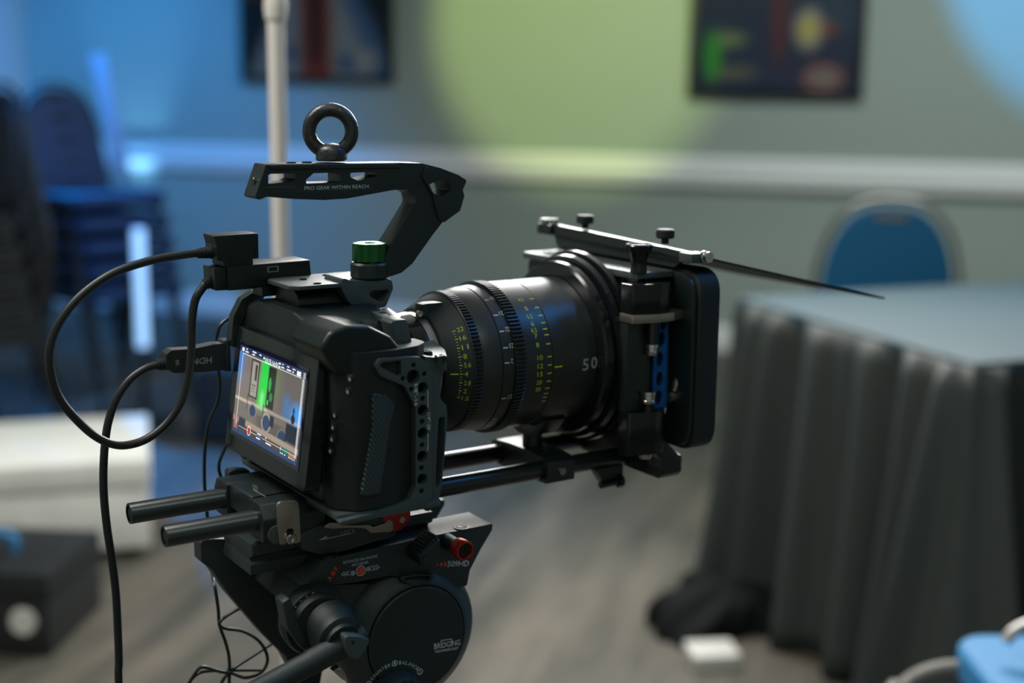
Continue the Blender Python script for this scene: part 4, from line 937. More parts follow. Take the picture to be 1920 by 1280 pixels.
# near end of the filter stage: two dark end blocks, blue slotted strip, steel band
nb = rnd([(374.5, 45.5), (369.2, 82.7), (391.8, 75.7), (407.8, 53.9), (401.0, 28.5)], 2)
part('end_block', MB().prism('c', rnd([(349, 70.5), (388, 70.5), (390, 80), (384, 88), (372, 90), (349, 84)], [1, 2, 4, 5, 5, 3]), 128.5, 151), M['gloss'], t, bev=0.7)
part('end_block', MB().prism('c', rnd([(349, 70.5), (386, 70.5), (388, 80), (382, 87), (372, 89), (349, 84)], [1, 2, 4, 5, 5, 3]), 17, 51), M['gloss'], t, bev=0.7)
part('end_web', MB().box(349, 372, 70.5, 80, 51.2, 128.2), M['ano'], t, bev=0.6)
# blue strip with oval slots
bs_ = [(375.6, 127.5), (390.0, 127.9), (390.9, 49.9), (377.5, 49.4)]
ov = [[(u + 3.6 * math.cos(k * math.pi / 7), v + 6.2 * math.sin(k * math.pi / 7)) for k in range(14)] for u, v in [(385.0, 118.7), (383.9, 105.3), (382.9, 89.3), (383.0, 73.6), (382.5, 58.7)]]
part('blue_strip', MB().prism('b', rnd(bs_, 0.8), 76, 79, ov), M['blue'], t, bev=0.3, label='blue anodised strip with oval slots')
part('strip_backing', MB().box(373, 396, 70.5, 75.5, 51.2, 128.2), M['gloss'], t)
# steel band and its knob
sb = [(397.2, 16.2), (398.6, 48.3), (401.5, 56.1), (432.0, 48.9), (447.1, 31.9), (439.6, 21.0), (432.6, -10.0)]
part('steel_band', MB().prism('c', rnd([(348, 70.5), (412, 70.5), (414, 76), (404, 84), (386, 90.5), (371, 92), (348, 86)], [0, 2, 3, 4, 5, 5, 2]), 121.5, 128.2), M['steel'], t, bev=0.6, label='brushed steel hinge band')
kb = (409.0, 80.0, 130.7)
part('band_knob', MB().lathe('b', (kb[0], kb[2]), [(70, 0), (70, 4.2), (80, 4.6), (81.5, 3.6), (81.5, 0)], 20), M['steel'], t)
kb = (400.3, 76.0, 121.6)
part('band_pin', MB().lathe('a', (76, kb[2]), [(kb[0] - 5, 0), (kb[0] - 5, 3.4), (kb[0] + 4, 3.4), (kb[0] + 4, 0)], 16), M['steel'], t)
hx = (370.0, 88.0, 123.0)
part('hinge_pin', MB().lathe('c', (hx[0], 84), [(104, 0), (104, 4.4), (121.2, 4.4), (121.2, 0)], 20), M['gloss'], t)
part('hinge_pin', MB().lathe('c', (hx[0] - 2, 84), [(51, 0), (51, 5.0), (58, 5.0), (58, 0)], 20), M['gloss'], t)
part('knurled_nut', MB().lathe('c', (hx[0], 84), [(95.5, 0), (95.5, 4.8), (98, 5.2), (98.3, 4.6), (101, 4.6), (101.3, 5.4), (104, 5.4), (104, 0)], 30), M['chrome'], t, label='bright knurled nut')
part('knurled_nut', MB().lathe('c', (hx[0] - 2, 84), [(58, 0), (58, 6.4), (60, 6.6), (60.4, 5.8), (64, 5.8), (64.4, 6.4), (67, 6.4), (67, 0)], 30), M['chrome'], t, label='bright knurled nut')
part('foot_screw', MB().lathe('c', (hx[0] - 2, 82), [(13.0, 0), (13.0, 5.0), (16.8, 5.4), (16.8, 0)], 20), M['chrome'], t)
l0, l1 = (397.2, 80.0, 62.7), (402.2, 80.0, 73.8)
part('lever', MB().rod(l0, l1, [(0, 0), (0, 2.0), (3, 2.4), (5, 3.6), (15.5, 4.0), (16, 0)], 16), M['steel'], t, label='short steel lever')
kb = (399.1, 78.0, 57.8)
part('lever_hub', MB().lathe('a', (78, kb[2]), [(kb[0] - 6, 0), (kb[0] - 6, 4.2), (kb[0] + 3.5, 4.2), (kb[0] + 3.5, 0)], 18), M['steel'], t)
# top clamp knob
kc = (366.1, 70.0, 156.1); kt = (365.3, 70.0, 180.0)
part('clamp_knob', MB().lathe('c', (kc[0], 70), [(158.3, 0), (158.3, 6.6), (162, 6.0), (168, 6.4), (174, 8.2), (kt[2] - 6, 9.6), (kt[2] - 1.2, 10.6), (kt[2], 9.8), (kt[2], 8.4), (kt[2] - 0.8, 7.8), (kt[2] - 0.8, 0)], 36), M['gloss'], t, label='glossy flared clamp knob')
# hood
part('hood', MB().prism('a', rnd([(-103, 16), (101, 16), (101, 160), (-103, 160)], 20, 8), 402, 424, [rnd([(-90, 30), (88, 30), (88, 146), (-90, 146)], 8, 5)]), M['rubber'], t, bev=3, seg=3)
part('hood_back', MB().prism('a', rnd([(-100, 19), (98, 19), (98, 157), (-100, 157)], 18, 8), 398, 401.8, [rnd([(-74, 40), (70, 40), (70, 140), (-74, 140)], 8, 5)]), M['ano'], t, bev=1)
part('stage_neck', MB().prism('a', rnd([(-80, 24), (68, 24), (68, 150), (-80, 150)], 6), 390.2, 397.8, [circ(0, LC, 60, 40)]), M['ano'], t)
# flag bar and flag
part('flag_bar', MB().prism('a', rnd([(-96, 170), (93, 165), (93, 174), (-96, 180)], 1.5), 396, 404), M['gloss'], t, bev=0.8)
part('flag_bar_rib', MB().prism('a', [(-84, 160.5), (74, 160.5), (82, 165), (-88, 169.5)], 398, 401.5), M['ano'], t)
for q, b_ in (((400.0, -46.1, 181.4), 0), ((400.0, 60.0, 179.2), 0)):
    part('flag_knob', MB().lathe('c', (400, q[1]), [(q[2] - 2, 0), (q[2] - 2, 3.0), (q[2] + 2, 3.0), (q[2] + 2.4, 6.6), (q[2] + 3.5, 7.4), (q[2] + 8.5, 7.4), (q[2] + 9.5, 6.4), (q[2] + 9.5, 0)], 24), M['rubber'], t)
e0 = (400.0, -100.7, 175.9)
part('flag_clamp', MB().box(394, 408, e0[1] - 9, e0[1] + 12, e0[2] - 6, e0[2] + 3), M['gloss'], t, bev=1)
part('flag_clamp_screw', MB().lathe('c', (400, e0[1] - 4), [(e0[2] + 3, 0), (e0[2] + 3, 5.0), (e0[2] + 7, 5.2), (e0[2] + 7, 0)], 18), M['chrome'], t)
part('flag_clamp_screw', MB().lathe('c', (400, e0[1] + 9), [(e0[2] + 3, 0), (e0[2] + 3, 3.2), (e0[2] + 8, 3.2), (e0[2] + 8, 0)], 16), M['chrome'], t)
part('flag_hinge', MB().box(394, 411, 84, 99, 166, 173.5), M['cage'], t, bev=0.8)
part('hinge_screw', MB().lathe('b', (406, 171), [(99.2, 0), (99.2, 4.6), (102, 4.9), (102.4, 4.2), (106, 4.2), (106, 0)], 20), M['chrome'], t)
fa0, fc0 = 405.0, 170.5; fa1, fc1 = (620.3, 97.0, 120.8)[0], (620.3, 97.0, 120.8)[2]
fd = Vector((fa1 - fa0, 0, fc1 - fc0)); fl_ = fd.length; fd.normalize(); fn_ = Vector((-fd.z, 0, fd.x))
fq = rnd([(0, -97), (0, 97), (fl_, 97), (fl_, -97)], [2, 2, 10, 10])
part('top_flag', MB().hexa([Vector((fa0, 0, fc0)) + fd * s + Vector((0, b_, 0)) - fn_ * 0.8 for s, b_ in fq], [Vector((fa0, 0, fc0)) + fd * s + Vector((0, b_, 0)) + fn_ * 0.8 for s, b_ in fq]), M['flagm'], t, label='thin black top flag tilted forward')
# lower bracket across the rods
part('rod_bracket', MB().prism('a', rnd([(-60, -9), (74, -9), (78, -5), (78, 8), (52, 13.5), (-52, 13.5), (-60, 8)], 2), 389, 409, [circ(-30, 0, 7.6, 24), circ(30, 0, 7.6, 24)]), M['ano'], t, bev=1)
gs = [(373.4, 22.1), (383.8, 30.2), (407.3, 7.2), (408.3, -4.0), (390.1, -4.8), (386.9, 7.6)]
part('bracket_gusset', MB().prism('b', rnd(gs, 1), 60, 79), M['ano'], t, bev=0.8)
part('rod_block', MB().prism('b', rnd([(355.3, -6.4), (383.0, -5.1), (382.9, -19.2), (363.7, -18.9)], 2), 26, 36), M['ano'], t, bev=0.8)
r0_, r1_ = (360.0, 36.0, -19.6), (386.3, 36.0, -18.8)
part('block_bolt', MB().rod(r0_, r1_, [(0, 0), (0, 3.2), (17, 3.2), (17, 5.4), (21, 5.6), (22, 4.6), (22, 0)], 20), M['gloss'], t)

# ------------------------------------------------------------------ fluid head
t = thing('fluid_head', 'dark grey fluid head with round side cover and red dials', 'tripod head', (185, 0, -212))
HEAD = t
# platform: near rail, far rail and channel floor
nr = [(107.2, -32.4), (183.5, -30.5), (250.1, -30.2), (249.6, -35.2), (238.7, -49.8), (229.7, -63.9), (227.3, -75.8), (191.9, -73.6), (163.3, -54.6), (134.2, -54.1), (93.3, -51.0)]
part('near_rail', MB().prism('b', rnd(nr, [1, 0, 1.5, 1, 2, 3, 2, 0, 2, 0, 1], 4), 12, 46), M['head'], t, bev=0.9)
fr_ = [(a, c) for a, c in nr]
part('far_rail', MB().prism('b', rnd(nr, [1, 0, 1.5, 1, 2, 3, 2, 0, 2, 0, 1], 4), -46, -26), M['head'], t, bev=0.9)
part('channel_floor', MB().prism('b', [(nr[0][0] + 3, -43.5), (nr[2][0] - 22, -43.5), (nr[4][0] - 10, -56), (nr[10][0] + 8, -56)], -25.8, 11.8), M['head'], t)
# rear arm of the platform on the far side, slanting down behind
ra = [(52.1, -36.9), (55.5, -34.2), (91.5, -40.8), (130.0, -82.5), (156.6, -128.0), (146.4, -175.4), (130.8, -171.5), (117.4, -141.8), (98.9, -118.7), (73.2, -82.1), (60.0, -59.2), (52.4, -51.9)]
part('rear_arm', MB().prism('b', rnd(ra, 3), -62, -46.3), M['head'], t, bev=1.5)
mk = MB(); o_ = (73.0, -45.0, -45.9)
part('tilt_mark', MB().obox((o_[0], -45.2, o_[2]), (3.0, 0, 0.8), (0, 0.8, 0), (0.6, 0, -1.6)), M['pred'], t, label='small red mark')
# main drum and side cover
DC = [(180.9, -106.0)][0]
part('drum', MB().lathe('b', DC, [(-46, 0), (-46, 48), (-42, 53), (28, 57), (35, 56.8), (40, 55), (44.5, 50.5), (48.5, 45.0), (50.0, 43.0), (50.3, 41.4), (48.6, 40.8), (48.6, 0)], 96), M['head'], t)
part('side_cover', MB().lathe('b', DC, [(48.7, 0), (48.7, 40.4), (50.8, 40.0), (51.8, 38.8), (51.8, 0)], 96), M['disc'], t, label='round fine textured side cover')
part('neck', MB().prism('b', [(103.8, -53.5), (223.4, -71.3), (226.3, -87.0), (209.3, -96.3), (124.0, -106.6), (91.1, -70.8)], -44, 38), M['head'], t, bev=2)
# eyebrow recess above the cover
eb = [(166.9, -56.9), (169.5, -55.3), (181.2, -56.0), (193.8, -58.9), (197.0, -61.2), (191.1, -64.6), (182.9, -65.5), (174.8, -62.6)]
part('eyebrow_rim', MB().prism('b', rnd(eb, 2), 44, 50.5, [rnd([(u + (sum(p[0] for p in eb) / len(eb) - u) * 0.22, v + (sum(p[1] for p in eb) / len(eb) - v) * 0.3) for u, v in eb], 1.5)]), M['head'], t, bev=0.8)
# counterbalance dial
KD = [(160.9, -146.9)][0]
part('counterbalance_dial', MB().lathe('b', KD, [(51.9, 0), (51.9, 21.5), (54, 21.5), (64, 20), (66, 18.5), (66, 14.5), (64.5, 14), (64.5, 0)], 72, mod=lambda th: 1 - 0.05 * (0.5 + 0.5 * math.cos(18 * th))), M['disc'], t)
mk = MB()
def arc_text(s, r, th0, th1, h, bnear):
    n = len(s)
    for i, ch in enumerate(s):
        th = math.radians(th0 + (th1 - th0) * i / max(1, n - 1))
        up = Vector((math.cos(th), 0, math.sin(th))); rt = Vector((math.sin(th), 0, -math.cos(th)))
        o = Vector((KD[0], bnear, KD[1])) + up * r - rt * h * 0.36
        if ch != ' ': letter(mk, ch, o, rt * h * (0.72 if ch != 'I' else 0.25), up * h)
arc_text('COUNTER', 25.0, 134, 99, 2.7, 52.0); arc_text('BALANCE', 25.0, 79, 42, 2.7, 52.0)
def ring_at(th, r, rr, ch):
    th = math.radians(th); o = Vector((KD[0] + r * math.cos(th), 52.0, KD[1] + r * math.sin(th)))
    c1 = [o + Vector((rr * math.cos(k * math.pi / 10), 0, rr * math.sin(k * math.pi / 10))) for k in range(20)]
    c2 = [o + Vector(((rr - 0.55) * math.cos(k * math.pi / 10), 0, (rr - 0.55) * math.sin(k * math.pi / 10))) for k in range(20)]
    mk.mesh(c1 + c2, [(k, (k + 1) % 20, 20 + (k + 1) % 20, 20 + k) for k in range(20)])
    letter(mk, ch, o + Vector((-0.7, 0, -1.1)), (1.4, 0, 0), (0, 0, 2.2))
ring_at(144, 26.2, 2.4, '2'); ring_at(89, 26.4, 2.4, '1'); ring_at(34, 26.2, 2.4, '2')
part('lettering', mk, M['print'], t, label='white counter balance arc lettering')
mk = MB()
def flat(s, x0y0, x1y1, xtop, bold=0.0):
    letter(mk, s, x0y0, Vector(x1y1) - Vector(x0y0), Vector(xtop) - Vector(x0y0), bold)
flat('BRIDGING', (194.8, 52.0, -117.3), (217.7, 52.0, -119.0), (194.8, 52.0, -112.9))
flat('TECHNOLOGY', (195.3, 52.0, -120.4), (216.3, 52.0, -122.0), (195.3, 52.0, -118.5), 0.015)
bq = [(200.8, 52.0, -116.6), (200.8, 52.0, -111.7), (210.1, 52.0, -112.5), (210.2, 52.0, -116.2)]
for p, q in zip(bq, bq[1:]):
    p, q = Vector(p), Vector(q); d = (q - p).normalized(); nn = Vector((-d.z, 0, d.x)) * 0.25
    mk.mesh([p - nn, q - nn, q + nn, p + nn], [(0, 1, 2, 3)])
part('lettering', mk, M['print'], t, label='white slogan on the side cover')
# lettering on the near rail
NB = 46.15
mk = MB()
flat('ADVANCED BALANCING', (123.3, 46.1, -38.4), (150.9, 46.1, -38.5), (123.3, 46.1, -36.2))
flat('RECORDER', (130.4, 46.1, -41.6), (143.7, 46.1, -41.7), (130.4, 46.1, -39.6))
flat('509HD', (209.6, 46.1, -57.1), (228.4, 46.1, -60.2), (210.3, 46.1, -52.7), 0.01)
for k in range(3):
    for x in (640 + 5 * k,): pass
for chx in [(124.5, 46.1, -44.2), (121.9, 46.1, -45.9), (124.8, 46.2, -47.7)], [(126.6, 46.1, -44.3), (124.0, 46.1, -46.0), (126.9, 46.1, -47.7)], [(128.7, 46.1, -44.3), (126.1, 46.1, -46.0), (129.1, 46.1, -47.8)], [(145.4, 46.1, -43.9), (148.4, 46.1, -46.3), (145.8, 46.1, -47.8)], [(147.5, 46.1, -43.9), (150.6, 46.2, -46.3), (147.9, 46.1, -47.8)], [(149.7, 46.1, -43.9), (152.7, 46.1, -46.3), (150.1, 46.1, -47.8)]:
    for p, q in zip(chx, chx[1:]):
        p, q = Vector(p), Vector(q); d = (q - p).normalized(); nn = Vector((-d.z, 0, d.x)) * 0.22
        mk.mesh([p - nn, q - nn, q + nn, p + nn], [(0, 1, 2, 3)])
part('lettering', mk, M['print'], t, label='white model number and recorder lettering')
mk = MB(); c0_ = [(112.2, 46.2, -48.0), (114.8, 46.2, -44.7), (117.3, 46.2, -41.6)]
for ch, p in zip('ABR', c0_):
    letter(mk, ch, Vector(p) + Vector((1.0, 0, -1.0)), Vector((1.9, 0, 2.3)), Vector((-2.6, 0, 2.2)), 0.02)
for q in ([(200.3, 46.2, -54.5), (201.5, 46.2, -54.5), (201.9, 46.2, -52.9), (200.8, 46.2, -52.9)], [(203.6, 46.2, -55.3), (204.9, 46.2, -55.3), (205.4, 46.2, -53.0), (204.0, 46.2, -53.0)], [(206.6, 46.2, -56.1), (208.4, 46.2, -56.1), (209.1, 46.2, -52.9), (207.3, 46.2, -52.9)]):
    mk.mesh(q, [(0, 1, 2, 3)])
part('lettering', mk, M['pred'], t, label='red lettering and slanted bars')
wl = [(106.4, 46.1, -50.8), (119.1, 46.1, -38.6), (119.5, 46.1, -38.7), (106.8, 46.1, -51.1)]
part('label_edge', MB().mesh(wl, [(0, 1, 2, 3)]), M['gloss'], t)
for q, r_, mm in zip([(130.9, -46.6), (137.3, -46.0), (143.3, -45.8)], (2.0, 3.3, 2.0), ('pdot', 'pred', 'pdot')):
    part('indicator', MB().lathe('b', q, [(45.5, 0), (45.5, r_), (46.8, r_ * 0.9), (47.2, r_ * 0.5), (47.2, 0)], 20), M[mm], t, label='red round button' if mm == 'pred' else None)
    if mm == 'pred':
        part('button_ring', MB().lathe('b', q, [(45.8, r_ + 0.1), (46.6, r_ + 0.1), (46.6, r_ + 0.55), (45.8, r_ + 0.55)], 28), M['print'], t)
# ribbed locking lever
lo = [(192.7, -25.4), (191.3, -36.6), (185.9, -45.3), (180.6, -45.9), (176.1, -43.4), (175.3, -38.4), (177.5, -34.8), (185.1, -29.7)]
part('locking_lever', MB().prism('b', rnd(lo, 2.5, 4), 46.2, 66), M['disc'], t, bev=1.2, seg=3)
pr_ = [(175.3, -37.6), (191.3, -24.8)]
for k in range(7):
    u = pr_[0][0] + (pr_[1][0] - pr_[0][0]) * (k + 0.5) / 7; v = pr_[0][1] + (pr_[1][1] - pr_[0][1]) * (k + 0.5) / 7
    part('grip_rib', MB().obox((u - 0.6, 56, v + 0.2), (0.9, 0, 1.1), (0, 9, 0), (-1.2, 0, 1.4)), M['disc'], t, bev=0.5)
lc_ = [(180.6, -39.8)][0]
part('lever_cap', MB().lathe('b', lc_, [(65.8, 0), (65.8, 4.0), (67.0, 3.8), (67.0, 0)], 24), M['disc'], t)
# red friction knob
rk = [(209.3, -36.7)][0]
part('red_knob', MB().lathe('b', rk, [(62, 0), (62, 7.2), (64, 7.8), (71, 8.0), (73, 7.2), (73, 6.0), (71.2, 5.6), (66, 5.0), (66, 0)], 36, mod=lambda th: 1 - 0.03 * (0.5 + 0.5 * math.cos(6 * th))), M['red'], t, label='red anodised knob')
part('knob_core', MB().lathe('b', rk, [(66.2, 0), (66.2, 4.9), (71.4, 5.2), (71.4, 0)], 28), M['gloss'], t)
part('knob_stem', MB().lathe('b', rk, [(46, 0), (46, 6.0), (62, 5.6), (62, 0)], 28), M['disc'], t)
# screws on the rail top
for q in [(225.1, 41.7)] + [(112.9, 46.3)]:
    part('rail_screw', MB().lathe('c', q, [(-30.2, 6.2), (-29.6, 6.2), (-29.6, 4.6), (-29.9, 4.2), (-29.7, 3.6), (-29.4, 3.4), (-29.6, 1.8), (-30.2, 0)], 24), M['ano'], t)
# pan bar rosette, clamp and bar
RC = [(97.9, -72.4)][0]
part('rosette', MB().lathe('b', RC, [(40, 0), (40, 21), (44, 24.5), (52, 25.5), (58, 24.2), (58, 21.5), (62, 21), (64, 20), (64, 0)], 64), M['disc'], t)
dots = MB()
for k in range(6):
    th = math.radians(100 + k * 13); o = Vector((RC[0] + 23.0 * math.cos(th), 58.8, RC[1] + 23.0 * math.sin(th)))
    dots.mesh([o + Vector((0.7 * math.cos(j * math.pi / 4), 0, 0.7 * math.sin(j * math.pi / 4))) for j in range(8)], [tuple(range(8))])
part('index_dots', dots, M['pgrey'], t)
c1_ = Vector((103.6, 64.0, -73.9)); c2_ = Vector((104.8, 92.0, -81.0))
part('clamp_cone', MB().rod(c1_, c2_, [(-3, 0), (-3, 19), (6, 18.8), (9, 17), (15, 16), (17, 12.5), (20, 12), (20, 0)], 40), M['disc'], t)
part('wing_nut', MB().prism('b', rnd([(99.8, -69.4), (111.8, -72.9), (119.2, -77.2), (115.4, -83.8), (110.0, -89.2), (102.7, -85.5), (101.2, -79.0)], [4, 2, 1, 2, 1, 5, 4]), 84, 95), M['cage'], t, bev=1.5, seg=3)
wn = [(106.2, -75.9)][0]
part('nut_screw', MB().lathe('b', wn, [(94.8, 0), (94.8, 1.4), (95.2, 1.2), (95.2, 0)], 12), M['gloss'], t)
p0, p1 = Vector((107.9, 80.0, -82.6)), Vector((12.5, 96.0, -100.4))
part('pan_bar', MB().rod(p0, p1, [(-14, 0), (-14, 8.6), (30, 8.8), (31, 8.2), ((p1 - p0).length, 8.2), ((p1 - p0).length, 0)], 32), M['disc'], t)
tr_ = [(95.2, -97.7), (100.1, -95.7), (104.0, -100.6), (106.4, -107.9), (102.3, -105.7)]
part('clamp_tooth', MB().prism('b', tr_, 80, 86), M['chrome'], t, bev=0.4)
p2, p3 = Vector((80.3, 64.0, -66.1)), Vector((82.8, 70.0, -82.0))
part('clamp_jaw', MB().prism('b', rnd([(67.9, -49.2), (73.9, -46.6), (79.3, -67.1), (85.4, -82.2), (80.6, -84.6), (71.4, -69.2)], 2), 52, 66), M['head'], t, bev=1)
# base of the head
part('base_block', MB().lathe('c', (DC[0], 0), [(-212, 0), (-212, 40), (-208, 42), (-200, 40), (-192, 30), (-150, 28), (-150, 0)], 48), M['head'], t)

# ------------------------------------------------------------------ tripod below (mostly under the picture edge)
gz = -RIG_O[2] * 1000
t = thing('camera_tripod', 'black three legged tripod standing under the fluid head', 'tripod', (DC[0], 0, gz))
part('bowl', MB().lathe('c', (DC[0], 0), [(-256, 0), (-256, 30), (-238, 56), (-218, 60), (-212.5, 60), (-212.5, 0)], 40), M['gloss'], t)
part('bowl_knob', MB().lathe('c', (DC[0], 0), [(-312, 0), (-312, 16), (-304, 18), (-274, 15), (-256.5, 9), (-256.5, 0)], 28), M['disc'], t)
for k in range(3):
    th = math.radians(95 + 120 * k); ca, sa_ = math.cos(th), math.sin(th)
    hip = Vector((DC[0] + 58 * ca, 58 * sa_, -242)); ft = Vector((DC[0] + 430 * ca, 430 * sa_, gz + 14)); side = Vector((-sa_, ca, 0))
    lg = part('leg', MB().tube([hip + side * 16, ft * 0.45 + hip * 0.55 + side * 14], 10, 14, 1).tube([hip - side * 16, ft * 0.45 + hip * 0.55 - side * 14], 10, 14, 1).tube([hip * 0.6 + ft * 0.4, ft], 11, 14, 1), M['rodm'], t)
    part('foot', MB().lathe('c', (ft.x, ft.y), [(gz, 0), (gz, 20), (gz + 10, 18), (gz + 18, 10), (gz + 18, 0)], 20), M['rubber'], lg)
    part('hip_joint', MB().obox((DC[0] + 60 * ca, 60 * sa_, -238), Vector((ca, sa_, 0)) * 14, side * 24, (0, 0, 14)), M['head'], lg, bev=2)

# ------------------------------------------------------------------ connector boxes on the far rear of the cage
def relief(parent, p0, p1, r0, r1, n=6):
    """ribbed strain relief"""
    p0, p1 = Vector(p0), Vector(p1); L = (p1 - p0).length; prof = [(0, 0)]
    for i in range(n):
        a = L * i / n; r = r0 + (r1 - r0) * i / n
        prof += [(a, r), (a + L / n * 0.55, r), (a + L / n * 0.6, r * 0.78), (a + L / n * 0.98, r * 0.78)]
    prof += [(L, r1 * 0.78), (L, 0)]
    return part('strain_relief', MB().rod(p0, p1, prof, 18), M['rubber'], parent)
t = thing('video_adapter', 'flat black video adapter box with a small port behind the camera', 'adapter', (110, -50, 147))
part('case', MB().prism('b', rnd([(76.1, 168.5), (140.8, 169.5), (141.9, 156.3), (136.6, 154.6), (96.0, 151.2), (76.4, 151.1)], [1, 1, 1, 2, 2, 1]), -64, -38), M['shell'], t, bev=0.7)
ph_ = [(106.8, 166.6), (115.6, 166.8), (115.5, 162.5), (106.7, 162.3)]
part('port', MB().prism('b', ph_, -40, -37.6, [[(u + (ph_[0][0] + ph_[2][0] - 2 * u) * 0.12, v + (ph_[0][1] + ph_[2][1] - 2 * v) * 0.16) for u, v in ph_]]), M['steel'], t)
part('shoe_foot', MB().box(104, 134, -60, -42, 144, 153), M['ano'], t, bev=0.8)
t = thing('upper_plug', 'black square cable plug standing on the video adapter', 'plug', (85, -50, 170))
part('plug_body', MB().prism('b', rnd([(67.6, 190.7), (101.3, 191.2), (101.2, 172.9), (96.6, 172.8), (96.9, 168.5), (74.1, 168.4), (74.2, 172.3), (69.4, 173.0), (69.4, 184.1)], [0.8, 1, 0.8, 0.4, 0.4, 0.4, 0.5, 1, 2]), -62, -40), M['shell'], t, bev=0.7)
u0, u1 = (74.3, -51.0, 178.0), (58.2, -51.0, 177.8)
relief(t, u0, u1, 4.8, 3.6)
t2 = thing('lower_plug', 'black cable plug at the rear end of the video adapter', 'plug', (72, -50, 150))
part('plug_body', MB().prism('b', rnd([(66.9, 167.8), (76.5, 167.9), (76.8, 151.2), (67.5, 151.5)], 1.0), -62, -40), M['shell'], t2, bev=0.7)
v0_, v1_ = (73.3, -51.0, 159.4), (63.4, -51.0, 154.7)
relief(t2, v0_, v1_, 5.0, 4.0)
lp = [(59.8, -51.0, 178.1), (47.2, -51.0, 177.3), (23.8, -51.0, 174.6), (-2.9, -51.0, 167.3), (-25.6, -51.0, 153.0), (-40.9, -51.0, 135.4), (-47.8, -51.0, 118.2), (-47.7, -51.0, 100.7), (-42.9, -51.0, 83.3), (-31.7, -51.0, 66.4), (-20.1, -51.0, 53.7), (-8.4, -51.0, 46.2), (2.9, -51.0, 43.9), (17.0, -51.0, 46.6), (31.5, -51.0, 55.8), (43.2, -51.0, 71.0), (49.5, -51.0, 90.1), (52.2, -51.0, 109.5), (53.3, -51.0, 129.0), (56.3, -51.0, 144.3), (62.2, -51.0, 152.8), (64.7, -51.0, 155.4)]
single('looped_cable', MB().tube(lp, 3.0, 14, 6), M['cable'], 'thick black cable curling in a big loop behind the camera', 'cable', (lp[11][0], lp[11][1], lp[11][2]))
t = thing('video_plug', 'black video cable plug with pale upside-down lettering', 'plug', (65, -76, 86))
part('plug_body', MB().prism('b', rnd([(39.9, 102.8), (44.1, 105.5), (59.4, 104.8), (76.8, 106.7), (86.0, 106.7), (86.2, 86.2), (68.7, 86.5), (45.0, 87.9), (39.5, 92.5)], [3, 3, 2, 2, 1, 1, 1, 3, 3]), -82, -70), M['rubber'], t, bev=1.2, seg=3)
pc_ = [(84.4, 108.0), (89.4, 108.4), (89.6, 84.6), (84.5, 85.2)]
part('plug_shell', MB().prism('b', pc_, -84, -70.5), M['ano'], t, bev=0.5)
w0_, w1_ = (42.1, -76.0, 94.7), (34.1, -76.0, 94.4)
relief(t, w0_, w1_, 5.0, 4.0, 4)
mk = MB(); T0 = Vector((74.4, -69.9, 97.3)); T1 = Vector((57.5, -69.9, 97.4)); T2 = Vector((74.2, -69.9, 92.8))
letter(mk, 'HDMI', T0, T1 - T0, T2 - T0, 0.01)
T0 = Vector((45.5, -69.9, 92.6)); T1 = Vector((45.8, -69.9, 98.0)); T2 = Vector((49.2, -69.9, 92.4))
T0 = Vector((49.4, -69.9, 97.8)); T1 = Vector((49.2, -69.9, 93.0)); T2 = Vector((46.6, -69.9, 97.9))
letter(mk, '8K', T2, T1 - T0, T0 - T2)
part('lettering', mk, M['pgrey'], t, label='pale upside-down lettering')
hc = [(36.0, -77.0, 94.4), (25.2, -77.0, 91.9), (13.8, -77.0, 84.8), (3.9, -77.0, 72.1), (-2.3, -77.0, 57.0), (-5.7, -77.0, 40.7), (-7.8, -77.0, 21.0), (-8.4, -77.0, 0.9), (-7.2, -77.0, -23.8), (-4.8, -77.0, -48.9), (-3.1, -77.0, -74.1), (-2.9, -77.0, -103.6), (-3.2, -77.0, -129.0), (-4.0, -77.0, -154.5)]
zf = -RIG_O[2] * 1000 + 3.2
hc += [(hc[-1][0] + 4, -80, -300), (hc[-1][0] + 2, -95, -520), (hc[-1][0] - 20, -120, -760), (hc[-1][0] - 50, -150, zf + 60), (hc[-1][0] - 110, -190, zf), (hc[-1][0] - 220, -260, zf), (hc[-1][0] - 320, -400, zf)]
single('hanging_cable', MB().tube(hc, 3.0, 14, 6), M['cable'], 'thick black cable hanging straight down at left of the rods', 'cable', hc[6])

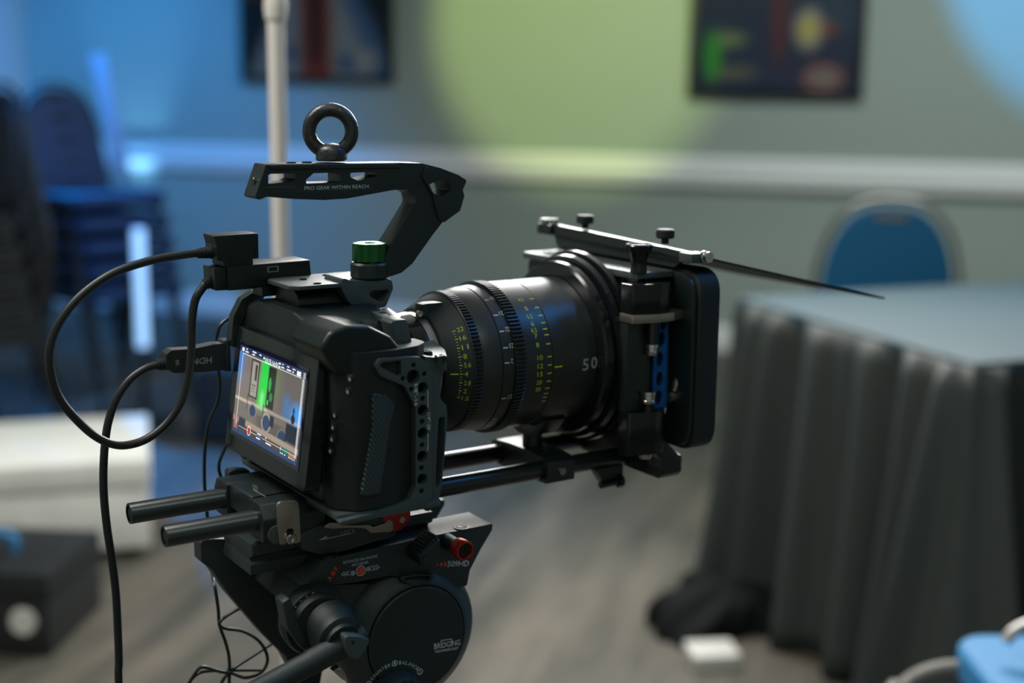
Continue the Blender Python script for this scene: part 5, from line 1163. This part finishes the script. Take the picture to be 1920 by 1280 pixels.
# ------------------------------------------------------------------ thin cables
def thin(pts, label, r=1.35):
    single('thin_cable', MB().tube(pts, r, 10, 6), M['thin'], label, 'cable', pts[len(pts) // 2], 'thin cables')
thin([(102.7, -88.0, 123.3), (93.6, -88.0, 120.7), (87.9, -88.0, 115.5), (85.4, -88.0, 105.0), (85.7, -88.0, 88.4), (86.9, -88.0, 71.6), (84.3, -88.0, 57.3), (77.4, -88.0, 43.5), (73.9, -88.0, 27.1), (72.3, -88.0, 6.2), (72.4, -88.0, -15.2), (74.1, -88.0, -41.3), (75.3, -88.0, -71.9)] + [(69.5, -66.0, -81.1), (71.5, -66.0, -98.8), (72.3, -66.0, -112.9), (77.0, -66.0, -129.3), (79.2, -66.0, -144.3), (78.3, -66.0, -170.8), (78.4, -66.0, -224.9)], 'thin black cable running down behind the rods to the picture bottom')
thin([(98.0, -88.0, 40.8), (90.5, -88.0, 22.7), (84.4, -88.0, 9.5), (85.4, -88.0, -1.4), (90.3, -88.0, -11.6), (100.5, -88.0, -24.1), (109.1, -88.0, -34.3)], 'short thin black cable bowing out under the screen corner')
thin([(97.2, -64.0, -101.4), (86.6, -64.0, -102.2), (75.2, -64.0, -106.7), (71.2, -64.0, -111.1), (76.7, -64.0, -115.8), (90.0, -64.0, -120.9), (101.7, -64.0, -130.2), (108.6, -64.0, -141.6), (109.7, -64.0, -151.7), (103.6, -64.0, -159.2), (91.1, -64.0, -159.8), (80.3, -64.0, -153.6), (69.5, -64.0, -149.2), (56.8, -64.0, -142.7), (50.8, -64.0, -146.4), (43.6, -64.0, -156.9), (34.5, -64.0, -176.4)], 'thin black cable coiled in a loop left of the head')
thin([(124.2, -66.0, -134.7), (113.1, -66.0, -138.4), (96.8, -66.0, -144.9), (82.5, -66.0, -150.9), (73.5, -66.0, -158.5), (67.4, -66.0, -172.5)], 'thin black cable slanting behind the pan bar')
thin([(106.2, -68.0, -158.7), (88.5, -68.0, -154.4), (66.7, -68.0, -149.6), (54.7, -68.0, -148.9), (45.9, -68.0, -156.4), (38.1, -68.0, -174.6)], 'thin black cable lying level below the coiled loop')
